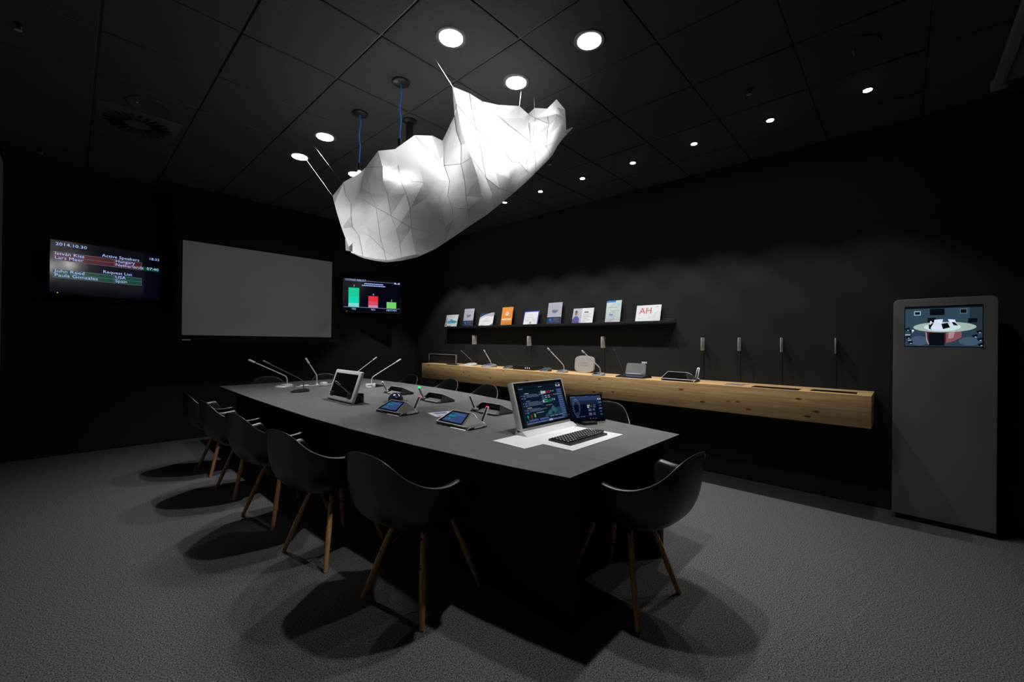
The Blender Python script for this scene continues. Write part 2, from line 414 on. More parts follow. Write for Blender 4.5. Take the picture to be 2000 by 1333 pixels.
for px, py, l in [(1463,175,'tiny dark sprinkler head on the ceiling beside the third small spot'),(1074,315,'tiny dark sprinkler head just right of the paper lamp'),
                  (36,47,'tiny sprinkler head in the extreme upper left corner'),(80,293,'tiny sprinkler head low at the far left of the ceiling')]:
    p = on_z(px, py, H); t = thing('sprinkler_head', l, 'sprinkler', tuple(p), 0, 'sprinkler heads in the ceiling')
    MB().lathe([(.022,0),(.022,-.004),(.008,-.006),(.008,-.025),(.001,-.025)], steelb, 16).build('nozzle', t)
    MB().lathe([(.001,-.035),(.016,-.035),(.016,-.038),(.001,-.038)], midgrey, 16).tube([(.009,0,-.01),(.012,0,-.025),(.004,0,-.036)], .002, midgrey, 5).tube([(-.009,0,-.01),(-.012,0,-.025),(-.004,0,-.036)], .002, midgrey, 5).build('deflector', t)
# hanging pale panel at the top right
t = thing('hanging_screen_case', 'pale grey framed panel hanging under the ceiling in the top right corner', 'hanging panel', (3.8, -.44, H-.05))
hp = mat('pale_panel', (.10,.10,.10), .8)
MB().box(-.9,.42,-1.6,-.05,-.012,0, hp, .003).build('panel', t)
MB().box(-.9,.44,-.05,0,-.03,.02, mat('pale_frame', (.16,.16,.16), .6), .004).build('frame_rail', t)
MB().box(.42,.46,-.06,.01,-.045,.02, midgrey, .004).build('end_clip', t)
for hx, hy_ in ((0,-.02),(-.8,-.02),(.3,-1.5)): MB().tube([(hx,hy_,0),(hx,hy_,.05)], .006, steelb, 6).build('hanger', t)

# ------------------------------------------------------------------ projection screen
YS = 6.33
def sp(px, py): return on_y(px, py, YS)
a, b, c_, d_ = sp(357,470), sp(647,511), sp(648,659), sp(355,655)
xa, xb = (a.x+d_.x)/2, (b.x+c_.x)/2; zt, zb_ = (a.z+b.z)/2, (c_.z+d_.z)/2
t = thing('projection_screen', 'large white projection screen with black border on the far wall', 'projection screen', ((xa+xb)/2, YS, zb_))
cx, hw, hh = (xa+xb)/2, (xb-xa)/2, zt-zb_
mb = MB(); vs = []; fs = []; N = 14; Ht = H-zb_-.005
for k in range(N+1):
    v = k/N; z = -.05+(Ht+.05)*v; w = hw+.125 - .075*math.sin(math.pi*min(max((z+.05)/(Ht+.05),0),1))
    for y in (0, .004): vs += [(-w,y,z),(w,y,z)]
for k in range(N): 
    q = k*4; fs += [(q,q+1,q+5,q+4),(q+3,q+2,q+6,q+7),(q+2,q,q+4,q+6),(q+1,q+3,q+7,q+5)]
mb.add(vs, fs, screenb).build('black_border_fabric', t)
MB().box(-hw, hw, -.004, -.001, 0, hh, screenw).build('white_surface', t)
mb = MB().box(-hw-.13, hw+.13, -.02, .02, -.085, -.035, screenb, .008)
mb.build('bottom_bar', t)
MB().box(-hw+.0,-hw+.085,-.024,-.0195,-.064,-.054, silverp).build('name_plate', t)
MB().box(-hw-.2, hw+.2, -.06, .06, Ht-.07, Ht, screenb, .005).build('roller_case', t)

# ------------------------------------------------------------------ wall televisions
white_t = em('text_pale_blue', (.42,.55,1), .95); dim_line = em('line_grey_blue', (.30,.42,.62), .45)
maroon = em('maroon', (.20,.01,.022), .3); dgreen = em('dark_green', (.0,.09,.035), .5); tealg = em('teal_green', (.01,.10,.065), .5); navy = em('navy', (.004,.006,.03), .5)
def tv(name, label, xl, yl, rz, z0, draw, w=.966, h=.588):
    c = Vector((xl, yl, z0)) + Vector((math.cos(rz), math.sin(rz), 0))*w/2
    t = thing(name, label, 'television', tuple(c), rz)
    MB().box(-w/2, w/2, 0, .05, 0, h, black, .006).build('casing', t)
    mb = MB(); M = basis((-w/2,-.0005,0), (1,0,0), (0,0,1))
    mb.add([(0.012,.02,0),(w-.012,.02,0),(w-.012,h-.012,0),(.012,h-.012,0)], [(0,1,2,3)], mat('lit_navy_glass', (.004,.004,.008), .12, emit=(.004,.005,.02), est=.25), False, M)
    A = Art(mb, M); draw(A, w, h); mb.build('display', t)
    MB().lathe([(.004,0),(.004,.003)], em('led', (.6,1,.1), 1.5), 10, basis((-w/2+.07,-.001,.012),(1,0,0),(0,0,1))).build('standby_light', t)
    mb = MB().box(-.1,.1,.045,.07,h*.3,h*.7, steelb)
    ic = t.matrix_world.inverted() if False else (Matrix.Translation(c) @ Matrix.Rotation(rz, 4, 'Z')).inverted()
    mb.tube([(0,.06,h*.5), ic @ Vector((c.x, YW, z0+h*.5))], .025, steelb, 8).build('wall_mount', t)
    return t
def draw_left(A, w, h):
    X = lambda u: u*w; Yv = lambda v: h*(1-v)
    tx = lambda u, v, s, z=.047, **k: A.text(X(u), Yv(v)+.006, s, z, white_t, **k)
    for (u0,v0,u1,v1,m) in [(.035,.235,.80,.385,maroon),(.80,.31,.975,.385,dgreen),(.035,.555,.80,.705,tealg)]: A.rect(X(u0),Yv(v1),X(u1),Yv(v0),m)
    for v in (.235,.31,.385,.555,.63,.705): A.rect(X(.035),Yv(v)-.001,X(.80),Yv(v)+.0015,dim_line)
    for u,v0,v1 in ((.035,.235,.385),(.80,.235,.385),(.54,.235,.385),(.035,.555,.705),(.80,.555,.705),(.54,.555,.705)): A.rect(X(u)-.001,Yv(v1),X(u)+.001,Yv(v0),dim_line)
    tx(.05,.125,'2014.10.30',.046,sx=1.2); tx(.975,.16,'18:33',.042,right=True,sx=1.15)
    tx(.045,.30,'István Kiss',sx=1.15); tx(.045,.375,'Lars Meer',sx=1.15); tx(.43,.225,'Active Speakers',sx=1.1)
    tx(.55,.30,'Hungary',sx=1.1); tx(.55,.375,'Netherlands',sx=1.1); tx(.97,.375,'07:40',right=True,sx=1.15)
    tx(.045,.62,'John Reed',sx=1.2); tx(.045,.695,'Paula Gonzales',sx=1.2); tx(.44,.54,'Request List',sx=1.1)
    tx(.55,.62,'USA',sx=1.1); tx(.55,.695,'Spain',sx=1.1)
tv('wall_television', 'left wall television listing active speakers with red and green table rows', -.167, 6.59, math.radians(12.5), EYE+.465, draw_left)
gr = em('bar_green', (.0,.62,.33), .9); gr2 = em('bar_green_mid', (.0,.68,.5), .9); gr3 = em('bar_green_pale', (.2,.75,.72), .9)
rd = em('bar_red', (.8,.03,.05), .9); rd2 = em('bar_red_mid', (.75,.08,.12), .9); rd3 = em('bar_red_pale', (.7,.3,.55), .8); lg = em('bar_lime', (.18,.68,.15), .9)
def draw_right(A, w, h):
    X = lambda u: u*w; Yv = lambda v: h*(1-v)
    A.text(X(.04),Yv(.085),'VOTING RESULT',.045,white_t)
    A.rect(X(.27),Yv(.075),X(.88),Yv(.063),dim_line)
    for v,u0,u1 in ((.155,.36,.68),(.21,.32,.72)):
        u = u0
        random.seed(3)
        while u < u1:
            l = random.uniform(.015,.035); A.rect(X(u),Yv(v),X(min(u+l,u1)),Yv(v-.028),white_t,0); u += l+.006
        A.k += 1
    for k,(u0,u1,v0) in enumerate(((.10,.275,.285),(.43,.595,.50),(.745,.915,.655))):
        cs = ((gr,gr2,gr3),(rd,rd2,rd3),(lg,lg,lg))[k]; n = 3; V = .845
        for i in range(n): 
            fr = (0,.45,.8,1); A.rect(X(u0),Yv(v0+(V-v0)*fr[i+1]),X(u1),Yv(v0+(V-v0)*fr[i]),cs[i])
        A.text(X((u0+u1)/2),Yv(v0-.02),'742'[k],.05,white_t,center=True)
        A.text(X((u0+u1)/2),Yv(.93),('YES','NO','ABSTAIN')[k],.045,white_t,center=True)
    A.rect(X(.02),Yv(.86),X(.98),Yv(.845),dim_line)
    for u0,u1,v0,v1 in ((.875,.91,.055,.10),(.915,.94,.085,.10),(.945,.975,.055,.10)): A.rect(X(u0),Yv(v1),X(u1),Yv(v0),white_t)
tv('wall_television', 'smaller-looking right wall television showing voting results as green, red and lime bars', 3.098, 6.80, math.radians(-19.7), EYE+.480, draw_right, h=.575)

# ------------------------------------------------------------------ table
ZT = .75
OUT = [(1.489,1.043),(1.44,1.26),(1.40,1.476),(1.325,2.03),(1.27,2.7),(1.242,3.28),(1.236,4.0),(1.24,4.8),(1.252,5.43),(1.264,6.15),
       (3.11,6.24),(3.17,5.5),(3.19,4.9),(3.18,4.326),(3.11,3.55),(2.987,2.794),(2.90,2.15),(2.814,1.573),(2.76,1.3),(2.712,1.045)]
tb = thing('conference_table', 'long boat-shaped dark grey conference table in the middle of the room', 'table', (2.15, 3.5, 0))
OT = [(x-2.15, y-3.5) for x, y in OUT]
o = MB().prism(OT, ZT-.0025, ZT, tablem).prism([(x*.9985,y*.9985) for x,y in OT], ZT-.022, ZT-.0026, basem).build('tabletop', tb)
for x0, x1, y0, y1 in ((1.585,1.63,1.085,2.0),(2.53,2.575,1.085,2.0),(1.42,1.465,5.0,6.0),(2.9,2.945,5.0,6.0)):
    MB().box(x0-2.15,x1-2.15,y0-3.5,y1-3.5,0,ZT-.0225,basem,.003).build('leg_panel', tb)
MB().box(1.63-2.15,2.53-2.15,1.96-3.5,2.0-3.5,0,ZT-.0225,basem,.003).build('end_panel', tb)
MB().box(-.35,.35,-1.5,1.5,0,ZT-.0225,basem,.003).build('centre_plinth', tb)
MB().box(1.465-2.15,2.9-2.15,5.0-3.5,5.04-3.5,0,ZT-.0225,basem,.003).build('end_panel', tb)

# ------------------------------------------------------------------ chairs
def chair_shell():
    # half rim: lateral x, forward y, height z, outward lip
    rim = [(0,-.385,.822,0),(.06,-.384,.819,0),(.112,-.376,.807,0),(.151,-.362,.784,.002),(.181,-.342,.753,.004),(.206,-.315,.720,.008),(.229,-.28,.693,.013),(.248,-.24,.674,.02),(.262,-.195,.665,.028),
           (.27,-.15,.663,.034),(.272,-.11,.667,.037),(.272,-.08,.672,.038),(.270,-.062,.675,.037),(.262,-.048,.65,.012),(.252,-.02,.59,.003),(.238,.02,.52,.002),
           (.225,.07,.465,.002),(.20,.13,.435,.002),(.165,.17,.42,.0),(.11,.198,.410,.0),(.05,.205,.405,0),(0,.206,.404,.0)]
    pts = [(-x,y,z,l) for x,y,z,l in rim[1:-1]][::-1]; loop = rim + pts
    n = len(loop); NS = 10; vs = []; fs = []
    c = Vector((0,-.085,.425))
    for x,y,z,l in loop:
        for s in range(NS+1):
            t = s/NS; hfac = 1-(1-t)**2.1; zf = t**2.3
            bx = c.x+(x-c.x)*hfac; by = c.y+(y-c.y)*hfac
            zz = c.z+(z-c.z)*zf - .012*math.sin(math.pi*t)
            if s == 0: zz = c.z
            vs.append((bx, by, zz))
        dx = x; L = math.hypot(x, y) or 1
        sg = 1 if x >= 0 else -1
        ux, uy = (x/L, (y+.085)/max(.05, math.hypot(x, y+.085))) if l < .012 else (sg, 0)
        e_ = max(l, .007)
        vs.append((x+ux*e_, y+uy*e_*(l < .012), z+.001-l*.05))
        vs.append((x+ux*(e_+.002), y+uy*(e_+.002)*(l < .012), z-.008-l*.1))
    K = NS+3
    for i in range(n):
        j = (i+1) % n
        for s in range(K-1): fs.append((i*K+s, j*K+s, j*K+s+1, i*K+s+1))
    return vs, fs
def make_chair(label, loc, rz):
    t = thing('armchair', label, 'chair', loc, rz, 'moulded armchairs around the conference table')
    vs, fs = chair_shell()
    o = MB().add(vs, fs, plastic, True).build('seat_shell', t)
    bm = bmesh.new(); bm.from_mesh(o.data); bmesh.ops.remove_doubles(bm, verts=bm.verts, dist=.0004); bmesh.ops.recalc_face_normals(bm, faces=bm.faces)
    bm.to_mesh(o.data); bm.free()
    for e in o.data.edges: e.use_edge_sharp = False
    for p in o.data.polygons: p.use_smooth = True
    sd = o.modifiers.new('thick', 'SOLIDIFY'); sd.thickness = .008; sd.offset = 0
    ss = o.modifiers.new('smooth', 'SUBSURF'); ss.levels = 1; ss.render_levels = 2
    f = MB()
    for sx in (-1,1):
        for sy in (-1,1):
            a = Vector((sx*.105, sy*.105, .385)); b = Vector((sx*.2165, sy*.2165, 0))
            lg = MB(); P = lambda k: a+(b-a)*k
            lg.tube([P(-.02),P(.0),P(.5),P(.97),P(1)], [.010,.0125,.016,.0125,.011], woodleg, 14)
            d = (b-a).normalized(); out_ = Vector((sx,sy,0)).normalized()
            l = lg.build('leg', t)
            for k in (.07,.38):
                q = P(k)+Vector((0,sy*.0145,0)); MB().tube([q-Vector((0,sy*.004,0)), q+Vector((0,sy*.002,0))], .0055, steelb, 10).build('bolt', l)
            f.tube([P(.08), Vector((sx*.06,sy*.06,.40)), Vector((0,0,.405))], .006, steelb, 8)
            f.box(sx*.105-.012, sx*.105+.012, sy*.105-.012, sy*.105+.012, .375, .415, steelb, .003)
            f.tube([P(.40), (a*.9+Vector((-2*sx*.08,0,0)))*1], .0028, steelb, 6)
            f.tube([P(.40), (a*.9+Vector((0,-2*sy*.08,0)))*1], .0028, steelb, 6)
    f.build('wire_brace', t)
    return t
def feet_pose(p, q, side):   # centre of a chair from two neighbouring feet
    return None
ch = make_chair('black armchair with maple legs nearest the camera on the left side of the table', (1.30,1.85,0), -math.pi/2+math.radians(9.5))
L = [('black armchair, second from the camera on the left side, its far legs catching light', (1.187,2.655,0), 11),
     ('black armchair in the middle of the five on the left side of the table', (1.155,3.44,0), 10),
     ('black armchair, second from the far end on the left side of the table', (1.14,4.25,0), 4.7),
     ('black armchair furthest from the camera on the left side of the table', (1.145,5.07,0), 2.6)]
for l, loc, a in L: dup(ch, l, loc, -math.pi/2+math.radians(a))
dup(ch, 'black armchair alone at the near short end of the table', (2.04,1.085,0), math.radians(-3))
dup(ch, 'black armchair on the right side just behind the upright tablet', (2.885,1.86,0), math.pi/2+math.radians(4))
dup(ch, 'black armchair on the right side whose back rises just left of the big monitor', (3.09,3.63,0), math.pi/2)
dup(ch, 'black armchair on the right side behind the unit with the green-tipped microphone', (3.245,4.55,0), math.pi/2)
dup(ch, 'black armchair furthest on the right side, near the left end of the pine shelf', (3.215,5.46,0), math.pi/2)
dup(ch, 'armchair at the table far end, below the left half of the projection screen', (1.89,6.08,0), math.pi)
dup(ch, 'armchair at the far short end of the table, just left of the white-framed monitor', (2.67,6.06,0), math.pi)

# ------------------------------------------------------------------ microphones
def smooth_path(pts, n=8):
    out_ = []; P = [Vector(p) for p in pts]; P = [P[0]*2-P[1]]+P+[P[-1]*2-P[-2]]
    for i in range(1, len(P)-2):
        for k in range(n):
            t = k/n; a,b,c,d = P[i-1],P[i],P[i+1],P[i+2]
            out_.append(.5*((2*b)+(c-a)*t+(2*a-5*b+4*c-d)*t*t+(3*b-a-3*c+d)*t**3))
    out_.append(P[-2]); return out_
def neck(t, root, tip, m, r=.0052, bend=.28, head=.085, headr=.0095):
    """gooseneck: rises from root, bends, then runs straight to tip; thicker capsule at the end"""
    root = Vector(root); tip = Vector(tip); d = tip-root; hor = Vector((d.x,d.y,0))
    b1 = root+Vector((0,0,1))*d.length*bend*.55+hor*.03; b2 = root+hor*.22+Vector((0,0,d.z*.22+d.length*bend*.45))
    pts = smooth_path([root, b1, b2, tip])
    MB().tube(pts, r, m, 8).build('gooseneck', t)
    e = (tip-b2).normalized(); p0 = tip-e*head
    o = MB().tube([p0-e*.012, p0, p0+e*.01, tip-e*.006, tip], [r, headr*.8, headr, headr, headr*.5], m, 12).build('microphone_capsule', t)
    MB().tube([p0-e*.004, p0+e*.004], headr*1.08, steelb, 12).build('ring', o)
def base_wedge(t, m, w=.13, l=.17, h0=.012, h1=.035, dark=black, front_dir=-1):
    # oval console base, higher at the rear (local +y = rear)
    N = 28; vs = []; 
    for ring, (sc, zf) in enumerate(((1,0),(1.0,.35),(.95,.8),(.82,1.0),(.001,1.06))):
        for k in range(N):
            a = 2*math.pi*k/N; e = 2.8
            cx_ = abs(math.cos(a))**(2/e)*(1 if math.cos(a)>=0 else -1); sy_ = abs(math.sin(a))**(2/e)*(1 if math.sin(a)>=0 else -1)
            x = cx_*w/2*sc; y = sy_*l/2*sc; hh_ = h0+(h1-h0)*(y/l+.5); vs.append((x,y,hh_*zf))
    fs = [tuple(range(N))[::-1]]
    for r in range(4):
        for k in range(N): fs.append((r*N+k, r*N+(k+1)%N, (r+1)*N+(k+1)%N, (r+1)*N+k))
    MB().add(vs, fs, m, True).build('base', t)
    b = MB(); 
    for x in (-.03,0,.03): b.box(x-.009,x+.009,-.045,-.03,h0*1.3,h0*1.3+.009,dark,.002)
    b.build('button', t)
def inv(t, p):   # world point into the thing's own frame
    M = Matrix.Translation(t.location) @ Matrix.Rotation(t.rotation_euler.z, 4, 'Z'); return M.inverted() @ Vector(p)
def table_mic(label, base_px, root_px, tip_px, metal, basemat, rz, kind='wedge', z=ZT, w=.13, l=.17, group=None, r=.0052, headr=.0095, plane=None):
    b = on_z(*base_px, z); t = thing('gooseneck_microphone', label, 'microphone', tuple(b), rz, group)
    root = on_z(*root_px, z+.03); tip = on_y(*tip_px, root.y) if plane is None else on_x(*tip_px, root.x+plane)
    if kind == 'wedge': base_wedge(t, basemat, w, l)
    rl = inv(t, root); tl = inv(t, tip); rl.z = .026
    neck(t, rl, tl, metal, r=r, headr=headr)
    return t
table_mic('silver gooseneck microphone on an oval silver base, furthest left on the table', (555,756), (561,749), (485,703), silver, silverp, -math.pi/2+.5, w=.16, l=.20, headr=.012, r=.006)
table_mic('dark gooseneck microphone on a black wedge base in front of the silver one', (586,766), (593,758), (513,705), darkgrey, black, -math.pi/2+.2, w=.14, l=.19)
# silver microphone rising from a chrome rail
a_, b_ = on_z(578,757,ZT), on_z(656,750,ZT)
t = thing('chrome_mount_rail', 'thin chrome rail lying across the far part of the table', 'rail', tuple(a_)); dv = b_-a_
M = basis((0,0,0), dv, Vector((0,0,1)).cross(dv)); Lr = dv.length
MB().box(0,Lr,-.012,.012,0,.008,silver,.002,M).build('rail', t)
MB().box(.06,.16,-.02,.02,.006,.02,whitep,.003,M).build('clamp', t)
b0 = on_z(619,752,ZT+.008); t = thing('gooseneck_microphone', 'silver gooseneck microphone standing on the chrome rail and leaning left', 'microphone', tuple(b0))
MB().lathe([(.016,0),(.016,.008),(.008,.014),(.008,.03)], silver, 20).build('base', t)
tip = on_y(597,700,b0.y)-b0; neck(t, (0,0,.012), tip, silver, r=.0065, headr=.012, bend=.5)
b0 = on_z(632,753,ZT+.008); t = thing('push_button_puck', 'small bright chrome cylinder puck on the rail beside the silver microphone', 'button', tuple(b0))
MB().lathe([(.045,0),(.045,.034),(.042,.039),(.001,.039)], silver, 32).build('body', t)
MB().lathe([(.03,.039),(.03,.043),(.001,.043)], silverp, 24).build('cap', t)
# microphone with pronged white base
b0 = on_z(727,757,ZT); t = thing('gooseneck_microphone', 'silver gooseneck microphone leaning right from a white pronged base with black wedge foot', 'microphone', tuple(b0), 0)
mb = MB().box(-.075,.05,.005,.04,.028,.045,whitep,.004).box(-.075,-.06,.005,.04,0,.03,whitep,.003).box(.01,.03,-.03,.04,0,.045,whitep,.004).box(-.075,-.02,-.03,.0,.0,.012,whitep,.003).tube([(-.07,-.02,.006),(-.03,.02,.012),(.02,.0,.006)],.005,silver,8)
mb.build('base', t)
MB().add([(.03,-.04,0),(.20,-.02,0),(.20,.03,0),(.03,.05,0),(.03,-.035,.042),(.03,.045,.042),(.19,-.01,.008),(.19,.02,.008)], [(0,1,6,4),(1,2,7,6),(2,3,5,7),(4,6,7,5),(0,4,5,3),(0,3,2,1)], black).build('wedge_foot', t)
tip = on_y(783,702,b0.y)-b0; neck(t, (0,.02,.04), tip, silver, r=.006, headr=.010)
b0 = on_z(692,745,ZT); t = thing('gooseneck_microphone', 'silver gooseneck microphone rising from behind the white-framed monitor', 'microphone', tuple(b0))
base_wedge(t, silverp, .13, .17); tip = on_y(736,698,b0.y)-b0; neck(t, (0,0,.025), tip, silver, r=.0065, headr=.011)

# white-framed monitor, leaning back, facing the left side chairs
y0, y1 = 3.61, 4.14
t = thing('framed_monitor', 'white-framed monitor with black screen leaning back on the table', 'monitor', (1.742, (y0+y1)/2, ZT))
hwm = (y1-y0)/2; up = Vector((.095,0,.283)).normalized(); M = basis((0,0,.014), (0,-1,0), up)
hM = .30
MB().box(-hwm, hwm, 0, hM, -.032, 0, mat('pale_monitor_frame', (.6,.6,.6), .45), .012, M, 3).build('housing', t)
MB().add([(-hwm+.038,.04,.0006),(hwm-.038,.04,.0006),(hwm-.038,hM-.035,.0006),(-hwm+.038,hM-.035,.0006)], [(0,1,2,3)], gloss, False, M).build('display', t)
MB().box(.01,.10,-hwm+.05,-hwm+.12,0,.09,black,.004).box(.01,.10,hwm-.12,hwm-.05,0,.09,black,.004).build('rear_hinge', t)
MB().box(-.035,.15,-hwm-.04,hwm+.04,-.0,.004,mat('recess_plate',(.06,.06,.06),.4),.001).build('slot_plate', t)
b0 = on_z(695,788,ZT); t = thing('gooseneck_microphone', 'slim dark gooseneck microphone crossing in front of the white-framed monitor\'s screen', 'microphone', tuple(b0))
MB().box(-.03,.05,-.035,.035,0,.006,black,.002).lathe([(.018,.005),(.018,.014),(.012,.02),(.001,.02)], silver, 18, None, (.0,-.0,0)).build('base', t)
MB().box(.03,.07,-.02,.05,.0,.085,gloss,.004).build('black_block', t)
tip = on_y(655,745,b0.y-.0)-b0; neck(t, (0,0,.018), tip, midgrey, r=.0042, head=.06, headr=.010, bend=.1)

# ------------------------------------------------------------------ touchscreen delegate units
ublue = em('unit_blue', (.03,.08,.22), .7); uteal = em('unit_teal', (.0,.32,.33), .6); upale = em('unit_pale', (.07,.18,.42), .7); uwhite = em('unit_white', (.55,.62,.8), .6)
def unit(label, loc, rz, tipm, lit, group, name='delegate_unit', grey=darkgrey, stalk=True):
    t = thing(name, label, 'conference unit', loc, rz, group)
    A_, B_, C_, D_ = (-.17,-.095,.022), (.115,-.095,.022), (.045,.045,.085), (-.155,.045,.085)
    E_, F_ = (.175,-.085,.022), (.155,.055,.03)
    G_ = [(-.17,-.095,.012),(.17,-.095,.012),(.172,.06,.012),(-.155,.06,.012)]
    mb = MB(); V = [A_,B_,C_,D_,E_,F_]+G_
    mb.add(V, [(0,1,2,3),(1,4,5,2),(0,6,7,4,1),(4,7,8,5),(6,0,3,9),(9,8,7,6)], grey, False)
    # rear recess: dark back wall under an overhanging lip
    mb.add([(-.155,.045,.085),(.045,.045,.085),(.155,.055,.03),(.172,.06,.012),(-.155,.06,.012),(-.15,.02,.07),(.04,.02,.07),(.12,.03,.03),(.13,.03,.014),(-.15,.02,.014)],
           [(0,5,6,1),(1,6,7,2),(2,7,8,3),(3,8,9,4),(4,9,5,0),(5,9,8,7,6)], black, False)
    mb.build('body', t)
    e = MB().tube([A_,D_,C_,(.075,.047,.075),(.105,.05,.048),F_], .003, silver, 6).tube([A_,B_,E_], .003, silver, 6).tube([E_,(.16,-.1,.006)], .003, silver, 6)
    e.build('chrome_edge', t)
    MB().box(-.165,.16,-.1,.085,0,.009,mat('unit_foot',(.05,.05,.05),.35,metal=.5),.002).build('foot_plate', t)
    MB().add([(-.155,.05,.009),(.05,.05,.009),(.05,.105,.009),(-.155,.105,.009),(-.15,.05,.034),(.045,.05,.034),(.05,.105,.014),(-.155,.105,.014)], [(3,2,1,0),(0,1,5,4),(1,2,6,5),(2,3,7,6),(3,0,4,7),(4,5,6,7)], midgrey).build('rear_strip', t)
    ex = Vector(B_)-Vector(A_); ey = Vector(D_)-Vector(A_)
    n = ex.cross(ey).normalized(); o0 = Vector(A_)+n*.0006
    g = MB(); P = lambda u, v, k=0: Vector(A_)*(1-u)*(1-v)+Vector(B_)*u*(1-v)+Vector(C_)*u*v+Vector(D_)*(1-u)*v+n*(.0008+k*.0004)
    def q(u0,v0,u1,v1,m,k): g.add([P(u0,v0,k),P(u1,v0,k),P(u1,v1,k),P(u0,v1,k)], [(0,1,2,3)], m)
    q(.03,.05,.93,.95,gloss,0)
    if lit:
        q(.12,.14,.86,.86,ublue,1); q(.16,.50,.46,.62,uteal,2); q(.30,.72,.78,.76,upale,2); q(.40,.64,.84,.67,upale,2); q(.18,.26,.34,.30,upale,2); q(.28,.34,.36,.36,uwhite,2)
    g.build('touchscreen', t)
    hinge = (.125,.05,.02)
    s = MB().tube([(.10,.055,.02),(.16,.062,.02)], .012, silver, 12); s.build('hinge', t)
    if stalk:
        d = Vector((.0,.055,.105)) if tipm is redlit or tipm is None else Vector((.0,.055,.10))
        a = Vector((.135,.055,.024)); w = Vector((1,0,0)); 
        st = MB(); 
        M = basis(a, (1,0,0), d); Ls = d.length
        st.box(-.011,.011,0,Ls,-.005,.005,black,.003,M)
        so = st.build('microphone_stalk', t)
        for xx in (-.011,.011): MB().box(xx-.0018,xx+.0018,.005,Ls,-.006,.006,silver,.0008,M).build('chrome_strip', so)
        if tipm is greenlit: MB().lathe([(.001,.0),(.012,.004),(.015,.012),(.012,.02),(.001,.024)], tipm, 14, basis(a+d*.93, (1,0,0), (0,1,0))).build('tip_light', so)
        else: MB().box(-.012,.012,Ls-.002,Ls+.008,-.006,.006,tipm or silver,.003,M).build('tip_light', so)
    if name == 'delegate_unit':
        MB().add([(.02,-.101,.001),(.155,-.101,.001),(.155,-.092,.011),(.02,-.092,.011)], [(0,1,2,3)], redm).box(.0,.15,-.115,-.09,-.0,.003,whitep,.001).build('red_card_slot', t)
        sd = MB(); Ms = basis((.176,-.06,.010), (0,1,0), (0,0,1)); sa = Art(sd, Ms)
        for k in range(6): sa.rect(.01+k*.013, .0, .02+k*.013, .007, whitep, 0)
        sd.build('side_marking', t)
    return t
unitg = mat('unit_metal_grey', (.22,.22,.22), .38, metal=.5)
gF = 'touchscreen units facing the left side chairs'; gR = 'units seen from behind on the right side of the table'
rzF = -math.pi/2     # front edge (local -y) towards world -x
def place(cx, cy, a, **k): return dict(loc=(cx,cy,ZT), rz=-math.pi/2+a, **k)
unit('lit touchscreen microphone unit with red tip beside the shiny dome', (1.845,3.0,ZT), -math.pi/2+.08, redlit, True, gF, grey=unitg)
unit('lit touchscreen microphone unit with red tip, nearer the big monitor', (1.885,2.235,ZT), -math.pi/2+.03, redlit, True, gF, grey=unitg)
unit('black microphone unit seen from behind with white tip, farthest of three', (2.50,4.08,ZT), math.pi/2, whitelit, False, gR)
unit('black microphone unit seen from behind with green glowing tip', (2.47,3.33,ZT), math.pi/2, greenlit, False, gR)
unit('black microphone unit seen from behind, nearest the big monitor, tip unlit', (2.405,2.49,ZT), math.pi/2, None, False, gR)
# dome camera
b0 = on_z(773,785,ZT); t = thing('dome_camera', 'shiny violet-black dome on a flat dark disc behind the first touchscreen unit', 'dome', tuple(b0))
MB().lathe([(.115,0),(.115,.003),(.105,.007),(.07,.008),(.001,.008)], darkgrey, 40).build('base_disc', t)
dm = mat('violet_dome', (.02,.015,.06), .12, spec=.9, coat=.6)
MB().lathe([(.073,.007),(.073,.02),(.068,.042),(.055,.062),(.036,.077),(.018,.084),(.001,.086)], dm, 40).build('dome_cover', t)
MB().tube([(.0745*math.cos(a)*.98, .02, .012+.076*math.sin(a)) for a in [k*math.pi/12 for k in range(2,11)]], .003, silver, 6).build('chrome_band', t)
# leaflet behind the nearer touchscreen unit
p0 = on_z(866,809,ZT)
t = thing('white_leaflet', 'small white and violet leaflet lying behind the nearer touchscreen unit', 'leaflet', tuple(p0), -.25)
mb = MB(); A = Art(mb, Matrix.Translation((0,0,.001)))
mb.box(-.1,.13,-.10,.10,0,.0008,whitep); A.rect(-.06,.0,.05,.08,mat('violet_print',(.25,.25,.6),.5)); A.rect(-.08,-.06,.10,-.045,mat('grey_print',(.3,.3,.3),.6)); A.rect(-.08,-.09,.06,-.075,MATS['grey_print'])
mb.build('sheet', t)

# ------------------------------------------------------------------ operator place: white plate, monitor, keyboard, tablet
t = thing('console_plate', 'bright white stepped metal plate set flat on the near end of the table', 'plate', (2.07,1.5,ZT))
MB().prism([(-.355,.255),(-.36,0),(-.207,-.005),(-.205,-.212),(.361,-.205),(.355,.24),(.0,.255)], 0, .003, whitep).build('plate', t)
mb = MB(); A = Art(mb, Matrix.Translation((0,0,.0032))); gl = mat('engraved_line', (.68,.68,.68), .5)
A.frame(-.17,-.185,.33,.20,.0015,gl); A.rect(-.17,.11,.33,.112,gl); A.rect(-.207,-.2,-.2055,.25,gl)
for k in range(24):
    a = k*math.pi/12; A.rect(-.285+.026*math.cos(a)-.002,.10+.026*math.sin(a)-.002,-.285+.026*math.cos(a)+.002,.10+.026*math.sin(a)+.002,gl,0)
for k in range(4): A.rect(-.31+k*.022,.025,-.297+k*.022,.029,gl,0)
mb.build('engraving', t)

